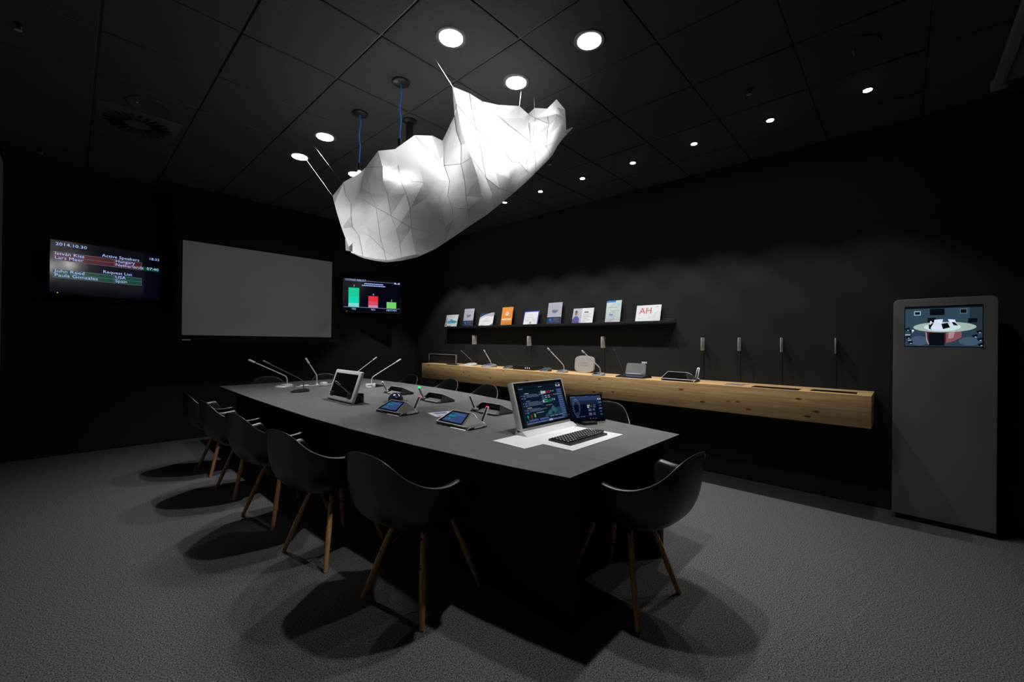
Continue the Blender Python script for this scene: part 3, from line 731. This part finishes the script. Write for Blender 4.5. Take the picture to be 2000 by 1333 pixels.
mx0, mx1 = 1.925, 2.46
t = thing('operator_monitor', 'large silver monitor with blue control screen rising from the white plate', 'monitor', ((mx0+mx1)/2, 1.712, ZT+.003))
up = Vector((0,.095,.30)).normalized(); hM = .315; wM = (mx1-mx0)
M = basis((-wM/2,0,.024), (1,0,0), up)
MB().box(0,wM,0,hM,-.042,0, mat('monitor_silver',(.55,.55,.55),.38,metal=.3), .003, M).build('housing', t)
MB().add([(-wM/2,-.045,0),(wM/2,-.045,0),(wM/2,.06,0),(-wM/2,.06,0),(-wM/2,0,.026),(wM/2,0,.026),(wM/2,.05,.03),(-wM/2,.05,.03)], [(0,1,5,4),(1,2,6,5),(2,3,7,6),(3,0,4,7),(4,5,6,7),(3,2,1,0)], silverp).build('sloping_foot', t)
mb = MB(); bz = .012
mb.add([(bz,bz+.006,.0005),(wM-bz,bz+.006,.0005),(wM-bz,hM-bz*.6,.0005),(bz,hM-bz*.6,.0005)], [(0,1,2,3)], gloss, False, M)
A = Art(mb, M @ Matrix.Translation((0,0,.0006)))
sbg = em('ui_navy', (.008,.022,.05), 0.36); sbar = em('ui_button_blue', (.085,.15,.36), 0.52); stxt = em('ui_text', (.30,.40,.65), 0.45); sred = em('ui_red', (.42,.02,.05), 0.39); sgrn = em('ui_green', (.0,.30,.13), 0.39); steal = em('ui_teal', (.02,.10,.13), 0.45); swht = em('ui_white', (.7,.75,.9), 0.52); sdk = em('ui_black', (.005,.012,.03), 0.26); steal2 = em('ui_teal_pale', (.05,.18,.26), 0.45)
X = lambda u: .045+u*(wM-.075); Yv = lambda v: .035+(1-v)*(hM-.065)
def R_(u0,v0,u1,v1,m,up=1): A.rect(X(u0),Yv(v1),X(u1),Yv(v0),m,up)
R_(0,0,1,1,sbg); R_(0,.07,.82,.10,sdk)
R_(.87,.0,.97,.012,stxt); R_(.86,.04,.89,.10,swht); R_(.895,.08,.925,.10,swht); R_(.93,.04,.965,.10,swht)
R_(.44,.05,.52,.065,stxt); R_(.01,.065,.10,.08,stxt)
for k in range(3): R_(.85,.17+k*.062,.97,.22+k*.062,sbar)
R_(.85,.37,.97,.385,stxt)
for k in range(9): R_(.85,.40+k*.062,.97,.45+k*.062,sbar)
for g, v in enumerate((.22,.42,.60)):
    R_(.10,v-.02,.19,v-.005,swht if g != 1 else stxt)
    for j in range(2):
        R_(.03,v+.03+j*.065,.045,v+.05+j*.065,stxt,0); A.k += 1; R_(.065,v+.02+j*.065,.115,v+.065+j*.065,sbar)
    for j, l in enumerate((.32,.52,.36,.44)[:3+(g==1)]): R_(.13,v+.022+j*.028,.13+l*.75,v+.031+j*.028,stxt)
R_(.45,.17,.50,.18,stxt); R_(.45,.19,.56,.26,swht); R_(.56,.19,.67,.26,sred); R_(.68,.20,.71,.23,stxt); R_(.73,.20,.76,.23,stxt)
for j in range(2):
    for i in range(3): R_(.45+i*.07,.31+j*.05,.50+i*.07,.34+j*.05,stxt if i else sbar)
R_(.665,.31,.70,.345,sred)
for i in range(4): R_(.73+i*.035,.30,.75+i*.035,.33,stxt)
R_(.45,.40,.52,.41,stxt); R_(.45,.43,.56,.50,swht); R_(.48,.44,.60,.49,sgrn); R_(.60,.43,.66,.50,sgrn); R_(.67,.42,.69,.48,stxt); R_(.71,.42,.74,.48,stxt)
R_(.50,.575,.65,.588,stxt)
A.poly([(X(.42),Yv(.88)),(X(.46),Yv(.80)),(X(.60),Yv(.72)),(X(.78),Yv(.66)),(X(.84),Yv(.70)),(X(.84),Yv(.88))], steal)
A.poly([(X(.50),Yv(.84)),(X(.53),Yv(.74)),(X(.59),Yv(.70)),(X(.60),Yv(.82))], steal2); A.poly([(X(.62),Yv(.80)),(X(.60),Yv(.68)),(X(.66),Yv(.60)),(X(.74),Yv(.76)),(X(.68),Yv(.82))], steal2)
A.poly([(X(.60),Yv(.83)),(X(.61),Yv(.76)),(X(.65),Yv(.78)),(X(.64),Yv(.83))], sdk)
R_(.25,.73,.42,.75,stxt)
for k,(c1,v) in enumerate(((em('ui_bar_green',(.0,.45,.2),.6),.03),(em('ui_bar_red',(.4,.04,.05),.5),.02),(em('ui_bar_lime',(.35,.5,.1),.6),.05))): R_(.04+k*.075,.80-v,.07+k*.075,.84,c1); R_(.05+k*.075,.86,.062+k*.075,.875,stxt)
R_(.0,.92,.035,.93,stxt); R_(.06,.89,.26,.935,sbar); R_(.29,.89,.49,.935,sbar); 
for k in range(3): R_(.53+k*.11,.875,.62+k*.11,.895,stxt)
R_(0,.955,.87,1.0,sbar); R_(.49,.95,.57,1.0,swht)
for k in range(6): R_(.02+k*.14,.972,.10+k*.14,.983,stxt if k != 3 else sbar)
R_(.88,.9,.94,.98,steal); R_(.97,.93,.98,.945,stxt)
mb.build('display', t)

# keyboard with key caps
t = thing('keyboard', 'compact black keyboard with small white legends lying on the white plate', 'keyboard', (2.165,1.445,ZT+.003), 0)
MB().prism([(-.225,-.088),(.175,-.088),(.178,-.02),(.235,-.028),(.232,.0),(.205,.045),(.15,.072),(.10,.075),(-.215,.078)], 0, .012, black).build('key_tray', t)
kc = MB(); kl = MB(); ka = Art(kl, Matrix.Translation((0,0,.0192)))
random.seed(5)
for r in range(5):
    n = 15 - (r == 0); x = -.212 + r*.002
    for k in range(n):
        w = .0225
        if r == 0 and k == 4: w = .11
        if x+w > .172 and r < 2: break
        y = -.068+r*.028
        if x+w > .2: break
        kc.box(x, x+w, y, y+.023, .010, .0185, black, .003, seg=1)
        if w < .03: ka.rect(x+.006, y+.010, x+.0115, y+.018, whitelit, 0)
        x += w+.0035
kc.build('key_caps', t); kl.build('legends', t)

# standing tablet
c0 = on_z(1150,830,ZT); t = thing('tablet_computer', 'black tablet with seat-plan screen standing in a black dock beside the monitor', 'tablet', (2.575,1.655,ZT), -.42)
th = 1.25; up = Vector((0,math.sin(.27),math.cos(.27))); wT, hT = .31, .205
M = basis((-wT/2,-.005,.012), (1,0,0), up)
MB().box(0,wT,0,hT,-.009,0,black,.004,M).build('casing', t)
mb = MB(); mb.add([(.004,.004,.0005),(wT-.004,.004,.0005),(wT-.004,hT-.004,.0005),(.004,hT-.004,.0005)], [(0,1,2,3)], gloss, False, M)
A = Art(mb, M @ Matrix.Translation((0,0,.0006))); X = lambda u: .03+u*(wT-.05); Yv = lambda v: .022+(1-v)*(hT-.036)
tb1 = em('tablet_blue', (.035,.075,.18), 0.56); tb2 = em('tablet_mid', (.018,.035,.09), 0.48); tb3 = em('tablet_low', (.004,.008,.03), 0.40)
for k, mm in enumerate((tb1, tb2, tb3)): R_(0,k*.2 if k < 2 else .36,1,(.2,.36,1)[k],mm)
for k in range(26):
    a = 2*math.pi*k/26
    for rr, s in ((1,.012),(1.35,.016)):
        u = .17+.085*rr*math.cos(a); v = .47+.27*(rr*.9+.05)*math.sin(a); mm = stxt
        if rr == 1 and k == 9: mm = sred
        if rr == 1 and k in (3,4): mm = sgrn
        R_(u-s*.6,v-s,u+s*.6,v+s,mm,0); A.k += 1 if k == 25 else 0
R_(.13,.86,.24,.90,sbar)
for k in range(3): R_(.28+k*.05,.86,.305+k*.05,.89,stxt)
R_(.0,.02,.15,.035,stxt); R_(.50,.02,.56,.035,stxt)
R_(.52,.39,.60,.44,swht); R_(.60,.39,.68,.44,sred); R_(.52,.46,.58,.52,swht); R_(.57,.46,.68,.50,sgrn)
for v in (.40,.48): R_(.71,v,.80,v+.025,stxt)
for v in (.56,.60,.64,.74,.78,.82): R_(.54,v,.64,v+.018,stxt); R_(.68,v,.76,v+.012,stxt)
R_(.88,.12,.925,.19,swht); R_(.935,.165,.95,.19,swht); R_(.955,.12,.99,.19,swht)
for k in range(5): R_(.89,.27+k*.13,1.0,.34+k*.13,sbar if k in (0,2) else tb2); R_(.92,.295+k*.13,.97,.31+k*.13,stxt)
for k in range(3): R_(.56+k*.09,.97,.575+k*.09,.985,whitelit)
mb.build('display', t)
MB().box(-.055,.055,-.045,.05,0,.02,black,.004).box(-.045,.045,.005,.03,.015,.06,black,.004).build('dock', t)

# ------------------------------------------------------------------ pine wall shelf
XB = 4.14; zB1, zB0 = EYE-.375, EYE-.622; yB0, yB1 = .16, 6.0
t = thing('pine_wall_shelf', 'long thick knotty pine box shelf fixed along the right wall', 'shelf', (XW, (yB0+yB1)/2, zB0))
hy = (yB1-yB0)/2; dB = XB-XW; hB = zB1-zB0
o = MB().box(dB, 0, -hy, hy, 0, hB, pinem, .002).build('box', t)
def slot(px0, py0, px1, py1, m, nm, zz=.0):
    a = on_z(px0,py0,zB1); b = on_z(px1,py1,zB1); yc = (yB0+yB1)/2
    x = (a.x+b.x)/2 - XW; MB().box(x-.075, x+.075, min(a.y,b.y)-yc, max(a.y,b.y)-yc, hB+.0003, hB+.0025+zz, m, .0005).build(nm, t)
slot(1415,751,1457,752,midgrey,'socket_plate'); slot(1464,757,1567,760,gloss,'inlaid_black_panel'); slot(1583,763,1675,768,gloss,'inlaid_black_panel')
def shelf_pt(px, py): return on_z(px, py, zB1)
def sx_(p): return max(min(p.x, XW-.06), XB+.05)
def at_shelf(px, x):   # point on the shelf top at world x whose image column is px
    a = ray(px, 720); t_ = x/a.x; return Vector((x, a.y*t_, zB1))
def shelf_mic(label, bpx, x, tip_px, tdx, metal, bm_, w=.14, l=.15, h1=.035, r=.005, headr=.0085, kind=0, group='microphones shown on the pine shelf'):
    b = at_shelf(bpx, x); t = thing('gooseneck_microphone', label, 'microphone', tuple(b), -math.pi/2, group)
    base_wedge(t, bm_, w, l, .012, h1)
    root = b+Vector((.04,0,.028)); tip = on_x(*tip_px, root.x-tdx)
    rl, tl = inv(t, root), inv(t, tip); neck(t, rl, tl, metal, r=r, headr=headr, head=.05)
    return t
# display frame at the far end
b = at_shelf(864, 4.36); t = thing('glass_display_frame', 'grey-framed dark glass panel standing at the far left end of the pine shelf', 'display frame', tuple(b), 0)
y1_, y0_ = at_shelf(838,4.36).y-b.y, at_shelf(891,4.36).y-b.y; hF = .155
MB().box(-.005,.005,y0_,y1_,0,hF,mat('smoked_panel',(.03,.03,.03),.25),0).build('glass_panel', t)
MB().box(-.01,.01,y0_,y1_,hF-.008,hF+.006,midgrey,.002).box(-.01,.01,y0_-.006,y0_+.014,0,hF,midgrey,.002).box(-.01,.01,y1_-.014,y1_+.006,0,hF,midgrey,.002).build('frame', t)
b = at_shelf(884, 4.22); t = thing('flat_remote', 'flat black remote-like device lying in front of the glass display frame', 'remote', tuple(b), 0)
MB().box(-.03,.03,-.13,.13,0,.012,black,.004).build('body', t)
mb = MB(); [mb.box(-.01,.006,-.1+k*.03,-.085+k*.03,.012,.015,darkgrey,.001) for k in range(7)]; mb.build('button', t)
t = shelf_mic('gooseneck microphone with a flat cream base and small black knobs, leftmost on the shelf', 918, 4.34, (900,685), .06, darkgrey, creamp, .22, .2, .045)
t = shelf_mic('gooseneck microphone with a blue display lit on its grey base', 955, 4.32, (945,684), .06, silver, midgrey, .24, .2, .05, .006, .010)
MB().box(-.07,.06,-.02,.05,.034,.037,em('cobalt_display',(.01,.08,.42),.5),.001).build('blue_display', t)
t = shelf_mic('dark faint gooseneck microphone on a small domed black base left of the black box', 993, 4.30, (973,687), .1, steelb, darkgrey, .15, .14, .045, .003, .006)
b = at_shelf(1026, 4.33); t = thing('control_box', 'flat black box with three small white buttons on the pine shelf', 'control box', tuple(b), 0)
y1_, y0_ = at_shelf(1006,4.28).y-b.y, at_shelf(1046,4.28).y-b.y
MB().box(-.1,.1,y0_,y1_,0,.055,black,.004).build('body', t)
mb = MB(); [mb.box(-.103,-.099,y0_+.06+k*.035,y0_+.072+k*.035,.02,.038,whitelit,.001) for k in range(3)]; mb.build('button', t)
t = shelf_mic('dark faint gooseneck microphone on a domed dark base right of the black box', 1066, 4.30, (1046,691), .1, steelb, darkgrey, .15, .14, .05, .003, .006)
t = shelf_mic('tall silver gooseneck microphone on a dark grey base in the middle of the shelf', 1098, 4.28, (1069,680), .12, silver, midgrey, .14, .13, .035, .006, .010)
t = shelf_mic('silver gooseneck microphone in front of the pale rounded panel', 1169, 4.24, (1136,685), .12, silver, midgrey, .15, .13, .035, .006, .010)
MB().box(-.06,-.01,-.05,.0,.026,.029,em('pale_lcd',(.12,.18,.32),.2),.001).build('small_display', t)
# pale rounded panel leaning on the wall
b = at_shelf(1143, 4.50); t = thing('rounded_panel_speaker', 'pale grey barrel-shaped panel standing upright on the pine shelf', 'speaker', tuple(b), 0)
ya, yb = at_shelf(1161,4.50).y-b.y, at_shelf(1124,4.50).y-b.y; hp_ = .215; poly = []
N = 40
for k in range(N):
    a = 2*math.pi*k/N; e = 3.2; c1 = math.cos(a); s1 = math.sin(a)
    poly.append(((ya+yb)/2+(yb-ya)/2*abs(c1)**(2/2.4)*(1 if c1>0 else -1), hp_/2+hp_/2*abs(s1)**(2/5)*(1 if s1>0 else -1)))
M = basis((0,0,0), (0,1,0), Vector((.12,0,1)))
MB().prism(poly, -.03, 0, mat('pale_panel_grey',(.42,.42,.42),.5), M).build('panel', t)
mb = MB(); A = Art(mb, basis((-.031,0,0),(0,-1,0),Vector((.12,0,1)))); A.frame((ya+yb)/-2-.05,hp_/2-.02,(ya+yb)/-2+.05,hp_/2+.02,.003,midgrey); mb.build('label_outline', t)
# device with raised lid
b = at_shelf(1238, 4.30); t = thing('interpreter_console', 'console with raised grey lid and pale tag standing near the middle of the shelf', 'console', tuple(b), -math.pi/2)
MB().add([(-.17,-.11,0),(.15,-.11,0),(.17,.09,0),(-.15,.09,0),(-.165,-.105,.012),(.145,-.105,.012),(.155,.085,.04),(-.14,.085,.04)], [(3,2,1,0),(0,1,5,4),(1,2,6,5),(2,3,7,6),(3,0,4,7),(4,5,6,7)], black).build('body', t)
MB().add([(-.11,-.095,.0155),(.10,-.095,.0155),(.105,-.015,.028),(-.105,-.015,.028)], [(0,1,2,3)], em('console_lcd',(.08,.12,.22),.25)).build('display', t)
M = basis((0,.03,.035), (1,0,0), Vector((0,.25,1)))
MB().prism([(-.12,0),(.12,0),(.115,.105),(.1,.125),(-.10,.125),(-.115,.11)], -.006, .0, midgrey, M).build('lid', t)
MB().box(-.09,.08,-.01,.02,.03,.045,silverp,.003).build('hinge_bar', t)
rl = Vector((-.15,.05,.03)); tl = inv(t, on_x(1199,682,4.32)); neck(t, rl, tl, darkgrey, r=.0028, headr=.006, head=.03, bend=.1)
MB().box(.055,.115,.075,.08,.155,.175,whitep,.001).tube([(.085,.078,.13),(.085,.078,.16)],.003,whitep,6).build('tag', t)
# touchscreen unit lying on the shelf
b = at_shelf(1328, 4.27)
unit('black touchscreen unit with short chrome stalk on the right half of the shelf', (4.30, b.y, zB1), -math.pi/2-.0, None, False, None, name='shelf_delegate_unit', grey=black)

# ------------------------------------------------------------------ leaflet ledge
zL = EYE+.24
t = thing('leaflet_ledge', 'long slim black picture ledge on the right wall holding leaflets', 'ledge', (XW, 3.82, zL))
ya, yb = on_x(868,640,4.50).y-3.82, on_x(1313,632,4.50).y-3.82
MB().box(-.10,0,yb,ya,-.012,.0,black,.002).build('ledge_board', t)
MB().box(-.106,-.098,yb,ya,-.014,.022,black,.002).build('front_lip', t)
MB().box(-.012,0,yb,ya,-.014,.05,black,.002).build('back_rail', t)
pw = mat('print_white',(.72,.75,.76),.45); pb = mat('print_blue',(.02,.20,.50),.45); pn = mat('print_navy',(.02,.035,.09),.45); pt = mat('print_teal',(.04,.28,.38),.45); po = mat('print_orange',(.78,.26,.04),.45)
pg = mat('print_grey',(.45,.45,.52),.45); pd = mat('print_dark',(.08,.08,.10),.45); py_ = mat('print_cream',(.85,.72,.45),.45); pr_ = mat('print_red',(.65,.03,.07),.45); plb = mat('print_sky',(.25,.55,.75),.45); pskin = mat('print_brown',(.25,.13,.10),.45); ppur = mat('print_violet',(.10,.09,.30),.45); pmid = mat('print_mid',(.33,.34,.36),.45); pcobalt = mat('print_cobalt',(.03,.03,.38),.45)
def leaflet(label, pxl, pxr, pyt, draw):
    # bottom front edge on the ledge at x = 4.52, leaning back to the wall
    xb = XW-.082; a = ray(pxl, 634); b = ray(pxr, 634)
    yl = a.y*xb/a.x; yr = b.y*xb/b.x; w = yl-yr
    zt_ = on_x((pxl+pxr)/2, pyt, XW-.03).z; h = math.hypot(zt_-zL, .052)
    t = thing('leaflet', label, 'leaflet', (xb, (yl+yr)/2, zL), 0, 'leaflets standing on the black wall ledge')
    up = Vector((.052,0,zt_-zL)).normalized(); M = basis((0,w/2,.002), (0,-1,0), up)
    mb = MB(); mb.box(0,w,0,h,-.004,0,pw,0,M); A = Art(mb, M @ Matrix.Translation((0,0,.0003))); draw(A, w, h); mb.build('printed_sheet', t)
    return t
def lines(A, w, h, rows, m=None):
    for u0,u1,v in rows: A.rect(u0*w, v*h, u1*w, v*h+.0035, m or pmid, 0)
    A.k += 1
def d1(A,w,h):
    A.poly([(.1*w,.52*h),(.5*w,.60*h),(.95*w,.50*h),(.95*w,.36*h),(.5*w,.28*h),(.2*w,.30*h)], plb); A.poly([(.15*w,.45*h),(.55*w,.56*h),(.95*w,.48*h),(.9*w,.38*h),(.3*w,.40*h)], pt)
    A.poly([(.3*w,.62*h),(.5*w,.66*h),(.62*w,.62*h),(.45*w,.58*h)], pt); A.rect(.04*w,.35*h,.10*w,.78*h,pd); A.rect(.06*w,.12*h,.14*w,.30*h,pd); A.rect(.2*w,.10*h,.5*w,.16*h,pskin); lines(A,w,h,[(.1,.9,.88),(.1,.4,.03)])
def d2(A,w,h):
    A.rect(0,.36*h,w,h,pg); A.rect(0,0,w,.36*h,pn); A.rect(0,0,w,.05*h,pb); A.rect(.6*w,0,w,.05*h,plb); A.ell(.25*w,.24*h,.1*w,.05*h,pb); A.rect(.3*w,.66*h,.7*w,.70*h,pmid); A.rect(.3*w,.60*h,.72*w,.64*h,pd); A.rect(.36*w,.54*h,.62*w,.57*h,pb); lines(A,w,h,[(.45,.9,.28),(.45,.85,.22),(.2,.5,.14),(.6,.9,.14)])
def d3(A,w,h):
    A.rect(0,0,w,h,pw); A.poly([(0,h),(w,h),(w,.74*h),(.6*w,.76*h),(.25*w,.70*h),(0,.55*h)], pg); A.poly([(0,h),(.8*w,h),(.3*w,.85*h),(0,.68*h)], pn); A.poly([(.5*w,0),(w,0),(w,.24*h),(.8*w,.10*h)], ppur); lines(A,w,h,[(.42,.6,.60),(.3,.7,.45),(.3,.8,.38),(.1,.3,.1)])
def d4(A,w,h):
    A.rect(0,0,w,h,po); A.poly([(.5*w,.78*h),(.68*w,.66*h),(.5*w,.54*h),(.32*w,.66*h)], pw); A.poly([(.5*w,.72*h),(.6*w,.66*h),(.5*w,.60*h),(.4*w,.66*h)], pg); A.rect(.08*w,.32*h,.92*w,.41*h,py_); A.rect(.35*w,.35*h,.65*w,.37*h,pmid); lines(A,w,h,[(.2,.8,.48),(.2,.9,.12)],pskin)
def d5(A,w,h):
    A.rect(0,0,w,h,pcobalt); A.rect(.05*w,.02*h,.95*w,.92*h,pw); lines(A,w,h,[(.12,.88,.76),(.45,.6,.68),(.3,.7,.54),(.15,.4,.4),(.6,.85,.42),(.15,.4,.3),(.65,.85,.33)]); A.rect(.46*w,.12*h,.56*w,.26*h,pmid)
def d7(A,w,h):
    A.rect(0,0,w,h,pw); A.rect(0,0,.45*w,h,pg); A.poly([(0,0),(.36*w,0),(.34*w,.35*h),(.25*w,.52*h),(.1*w,.50*h),(0,.3*h)], ppur); A.ell(.16*w,.70*h,.06*w,.15*h,pskin); A.ell(.16*w,.80*h,.065*w,.08*h,pd); A.rect(.56*w,.72*h,.76*w,.78*h,pd); A.rect(.05*w,.0*h,.3*w,.05*h,pw); lines(A,w,h,[(.5,.9,.62),(.5,.8,.52),(.5,.92,.44),(.5,.75,.36),(.5,.9,.26),(.5,.7,.16)])
def d8(A,w,h):
    A.rect(0,0,w,h,mat('print_pale_blue',(.50,.58,.58),.45)); A.rect(0,.92*h,.62*w,h,pb); A.poly([(.15*w,.7*h),(.6*w,.9*h),(.65*w,.88*h),(.2*w,.67*h)], pg); A.poly([(.1*w,.1*h),(.6*w,.3*h),(.6*w,.2*h),(.3*w,.05*h)], pg); A.rect(.25*w,.37*h,.5*w,.41*h,pb); A.ell(.8*w,.83*h,.1*w,.06*h,plb); lines(A,w,h,[(.1,.8,.70),(.3,.9,.56),(.4,.65,.52),(.2,.7,.46),(.3,.7,.33)]); A.rect(0,0,w,.03*h,plb)
def d9(A,w,h):
    A.rect(0,0,w,h,pw); A.text(.13*w,.52*h,'AH',.105,pr_,sx=1.05); A.poly([(.10*w,.50*h),(.13*w,.50*h),(.20*w,.62*h),(.19*w,.63*h)], pr_); lines(A,w,h,[(.42,.50,.82),(.42,.52,.76),(.42,.6,.70),(.76,.92,.87)]); A.rect(.82*w,.90*h,.86*w,.93*h,pr_); A.rect(.12*w,.25*h,.2*w,.27*h,pmid)
    A.poly([(.72*w,.25*h),(.78*w,.48*h),(.90*w,.66*h),(.905*w,.65*h),(.79*w,.47*h),(.73*w,.25*h)], pg)
for l, a, b, c, d in [('small white leaflet with teal wave picture, leftmost on the ledge', 868,891,616,d1), ('tall narrow grey and navy leaflet, second from the left on the ledge', 903,922,604,d2),
     ('landscape white certificate with dark purple curved corners', 934,961,612,d3), ('tall orange leaflet with a white diamond', 977,998,601,d4), ('white certificate with a cobalt blue border', 1020,1049,608,d5),
     ('tall grey and navy leaflet standing between the blue-bordered certificate and the portrait leaflet', 1067,1094,592,d2), ('wide white leaflet with a person\'s portrait on its left', 1116,1156,603,d7),
     ('tallest pale leaflet with a bright blue top strip', 1181,1210,588,d8), ('wide white leaflet with large red letters AH, rightmost on the ledge', 1240,1288,597,d9)]: leaflet(l, a, b, c, d)

# ------------------------------------------------------------------ caption plates on the wall above the shelf
capm = mat('caption_grey',(.7,.7,.7),.5); capt = mat('caption_print',(.12,.12,.12),.5)
caps = [(927,656,673,'leftmost small grey caption plate sticking out of the wall below the ledge'),(1034,657,676,'small grey caption plate below the middle of the ledge, above the black box'),(1178,658,680,'small grey caption plate near the ledge\'s right part, above the pale rounded panel'),
        (1372.5,660,685,'small grey caption plate above the shelf touchscreen unit, right of the ledge end'),(1444,660,686,'small grey caption plate above the metal socket plate of the shelf'),
        (1526.5,660,688,'thin-looking grey caption plate above the first black inlaid panel'),(1632.5,661,691,'rightmost thin-looking grey caption plate near the pine shelf\'s end')]
for px, p0_, p1_, l in caps:
    wpl = .10; xm = XW-.05; a = on_x(px, p0_, xm); b = on_x(px, p1_, xm)
    t = thing('caption_plate', l, 'caption plate', (XW, a.y, b.z), 0, 'grey caption plates on the shelf wall')
    h = a.z-b.z; mb = MB().box(-wpl,0,-.002,.002,0,h,capm,.0008)
    A = Art(mb, basis((-wpl,-.0024,0),(1,0,0),(0,0,1))); A.rect(.02,h-.016,.07,h-.01,capt)
    random.seed(int(px))
    for k in range(7): A.rect(.015,h*.7-k*.0105,.015+random.uniform(.03,.055),h*.7-k*.0105+.003,capt,0)
    mb.build('plate', t)
    MB().tube([(-.004,0,0),(-.004,0,zB1-b.z+.0)], .0022, steelb, 6).build('cable', t)

# ------------------------------------------------------------------ kiosk
kx = 4.42
a = on_x(1745,587,kx); b = on_x(1950,577,kx+.01)
t = thing('information_kiosk', 'tall grey slab kiosk with small landscape screen at the right', 'kiosk', (kx, (a.y+b.y)/2, 0), math.radians(-1))
hk = a.z+.003; hwk = (a.y-b.y)/2; rr = .035
def rpoly(x0,x1,y0,y1,r,top_only=True):
    P = [(x0,y0),(x1,y0)]
    for k in range(7): an = k*math.pi/12; P.append((x1-r+r*math.cos(an), y1-r+r*math.sin(an)))
    for k in range(7): an = math.pi/2+k*math.pi/12; P.append((x0+r+r*math.cos(an), y1-r+r*math.sin(an)))
    return P
M = basis((0,0,.04), (0,-1,0), (0,0,1))
o = MB().prism(rpoly(-hwk,hwk,0,hk-.04,rr), -.10, 0, kioskm, M).build('housing', t)
bv = o.modifiers.new('bev', 'BEVEL'); bv.width = .004; bv.segments = 2; bv.limit_method = 'ANGLE'
MB().box(.02,.10,-hwk+.02,hwk-.02,0,.041,basem,.002).build('plinth', t)
u0, u1 = hwk-.40-.0, 0
s0 = on_x(1767,600,kx); s1 = on_x(1920,679,kx)
yc = (a.y+b.y)/2; U0, U1 = -(s0.y-yc), -(s1.y-yc); V0, V1 = s1.z, s0.z
mb = MB(); M = basis((-.0006,0,0), (0,-1,0), (0,0,1)); A = Art(mb, M)
w, h = U1-U0, V1-V0
A.rect(U0,V0,U1,V1,gloss)
kw = em('photo_wall',(.035,.075,.11),.8); kf = em('photo_floor',(.03,.06,.10),.8); kf2 = em('photo_floor_bright',(.06,.11,.17),.8); kt = em('photo_table_top',(.42,.56,.50),.8); kt2 = em('photo_table_centre',(.62,.80,.82),.9); kp = em('photo_paper',(.68,.72,.95),1.0); kb = em('photo_black',(.004,.006,.012),.6); kr = em('photo_wood_dark',(.10,.02,.03),.7); kr2 = em('photo_wood',(.32,.12,.14),.7); kr3 = em('photo_wood_light',(.55,.35,.38),.7); kg = em('photo_frame',(.30,.50,.62),.9)
PX = lambda u: U0+u*w; PY = lambda v: V0+(1-v)*h
def q(u0,v0,u1,v1,m): A.rect(PX(u0),PY(v1),PX(u1),PY(v0),m)
def pl(L,m): A.poly([(PX(u),PY(v)) for u,v in L], m)
q(0.01,.02,.99,.60,kw); q(.01,.55,.99,.985,kf); A.ell(PX(.2),PY(.85),.12*w,.12*h,kf2); A.ell(PX(.84),PY(.86),.13*w,.10*h,kf2); pl([(.84,.02),(.99,.02),(.99,.6),(.84,.6)],em('photo_side_wall',(.02,.04,.06),.8)); q(.01,.02,.99,.06,kb)
q(.13,.12,.22,.225,kg); q(.142,.14,.208,.205,kb); q(.34,.07,.53,.23,kb); q(.72,.09,.81,.205,em('photo_frame_dim',(.12,.18,.22),.8)); q(.73,.105,.80,.19,kb)
pl([(.29,.62),(.47,.66),(.74,.60),(.745,.74),(.68,.84),(.54,.92),(.33,.97),(.30,.85)],kr); pl([(.33,.66),(.53,.66),(.53,.97),(.33,.97)],kb); pl([(.55,.66),(.74,.60),(.745,.76),(.66,.85),(.55,.91)],kr2); pl([(.58,.66),(.66,.63),(.64,.78),(.58,.80)],kr3)
pl([(.285,.64),(.30,.64),(.31,.82),(.335,.94),(.32,.94),(.295,.83)],kr3)
q(.31,.29,.42,.42,kb); q(.82,.32,.93,.42,kb)
A.ell(PX(.52),PY(.52),.40*w,.125*h,kt,40); A.ell(PX(.50),PY(.52),.235*w,.10*h,kt2,36)
pl([(.40,.34),(.51,.33),(.50,.42),(.395,.43)],kp); pl([(.57,.33),(.66,.345),(.68,.45),(.595,.42)],kp); pl([(.36,.46),(.48,.46),(.51,.57),(.36,.58)],kp)
pl([(.49,.44),(.57,.42),(.60,.53),(.51,.57)],kb); pl([(.62,.40),(.66,.41),(.70,.49),(.645,.48)],kb); pl([(.325,.46),(.37,.41),(.385,.44),(.35,.54),(.37,.58),(.33,.56)],kb); pl([(.345,.38),(.36,.36),(.37,.42),(.34,.47)],kp)
for u,v in ((.04,.55),(.10,.60),(.05,.75),(.08,.88),(.95,.62),(.90,.72),(.96,.80),(.97,.92)):
    pl([(u-.035,v),(u+.03,v-.03),(u+.035,v+.03),(u-.02,v+.05)],kb); q(u+.0,v+.03,u+.02,v+.05,kg)
q(.10,.58,.13,.62,kp); q(.0+.01,.69,.08,.72,kg); q(.05,.83,.09,.85,kg)
mb.build('display', t)
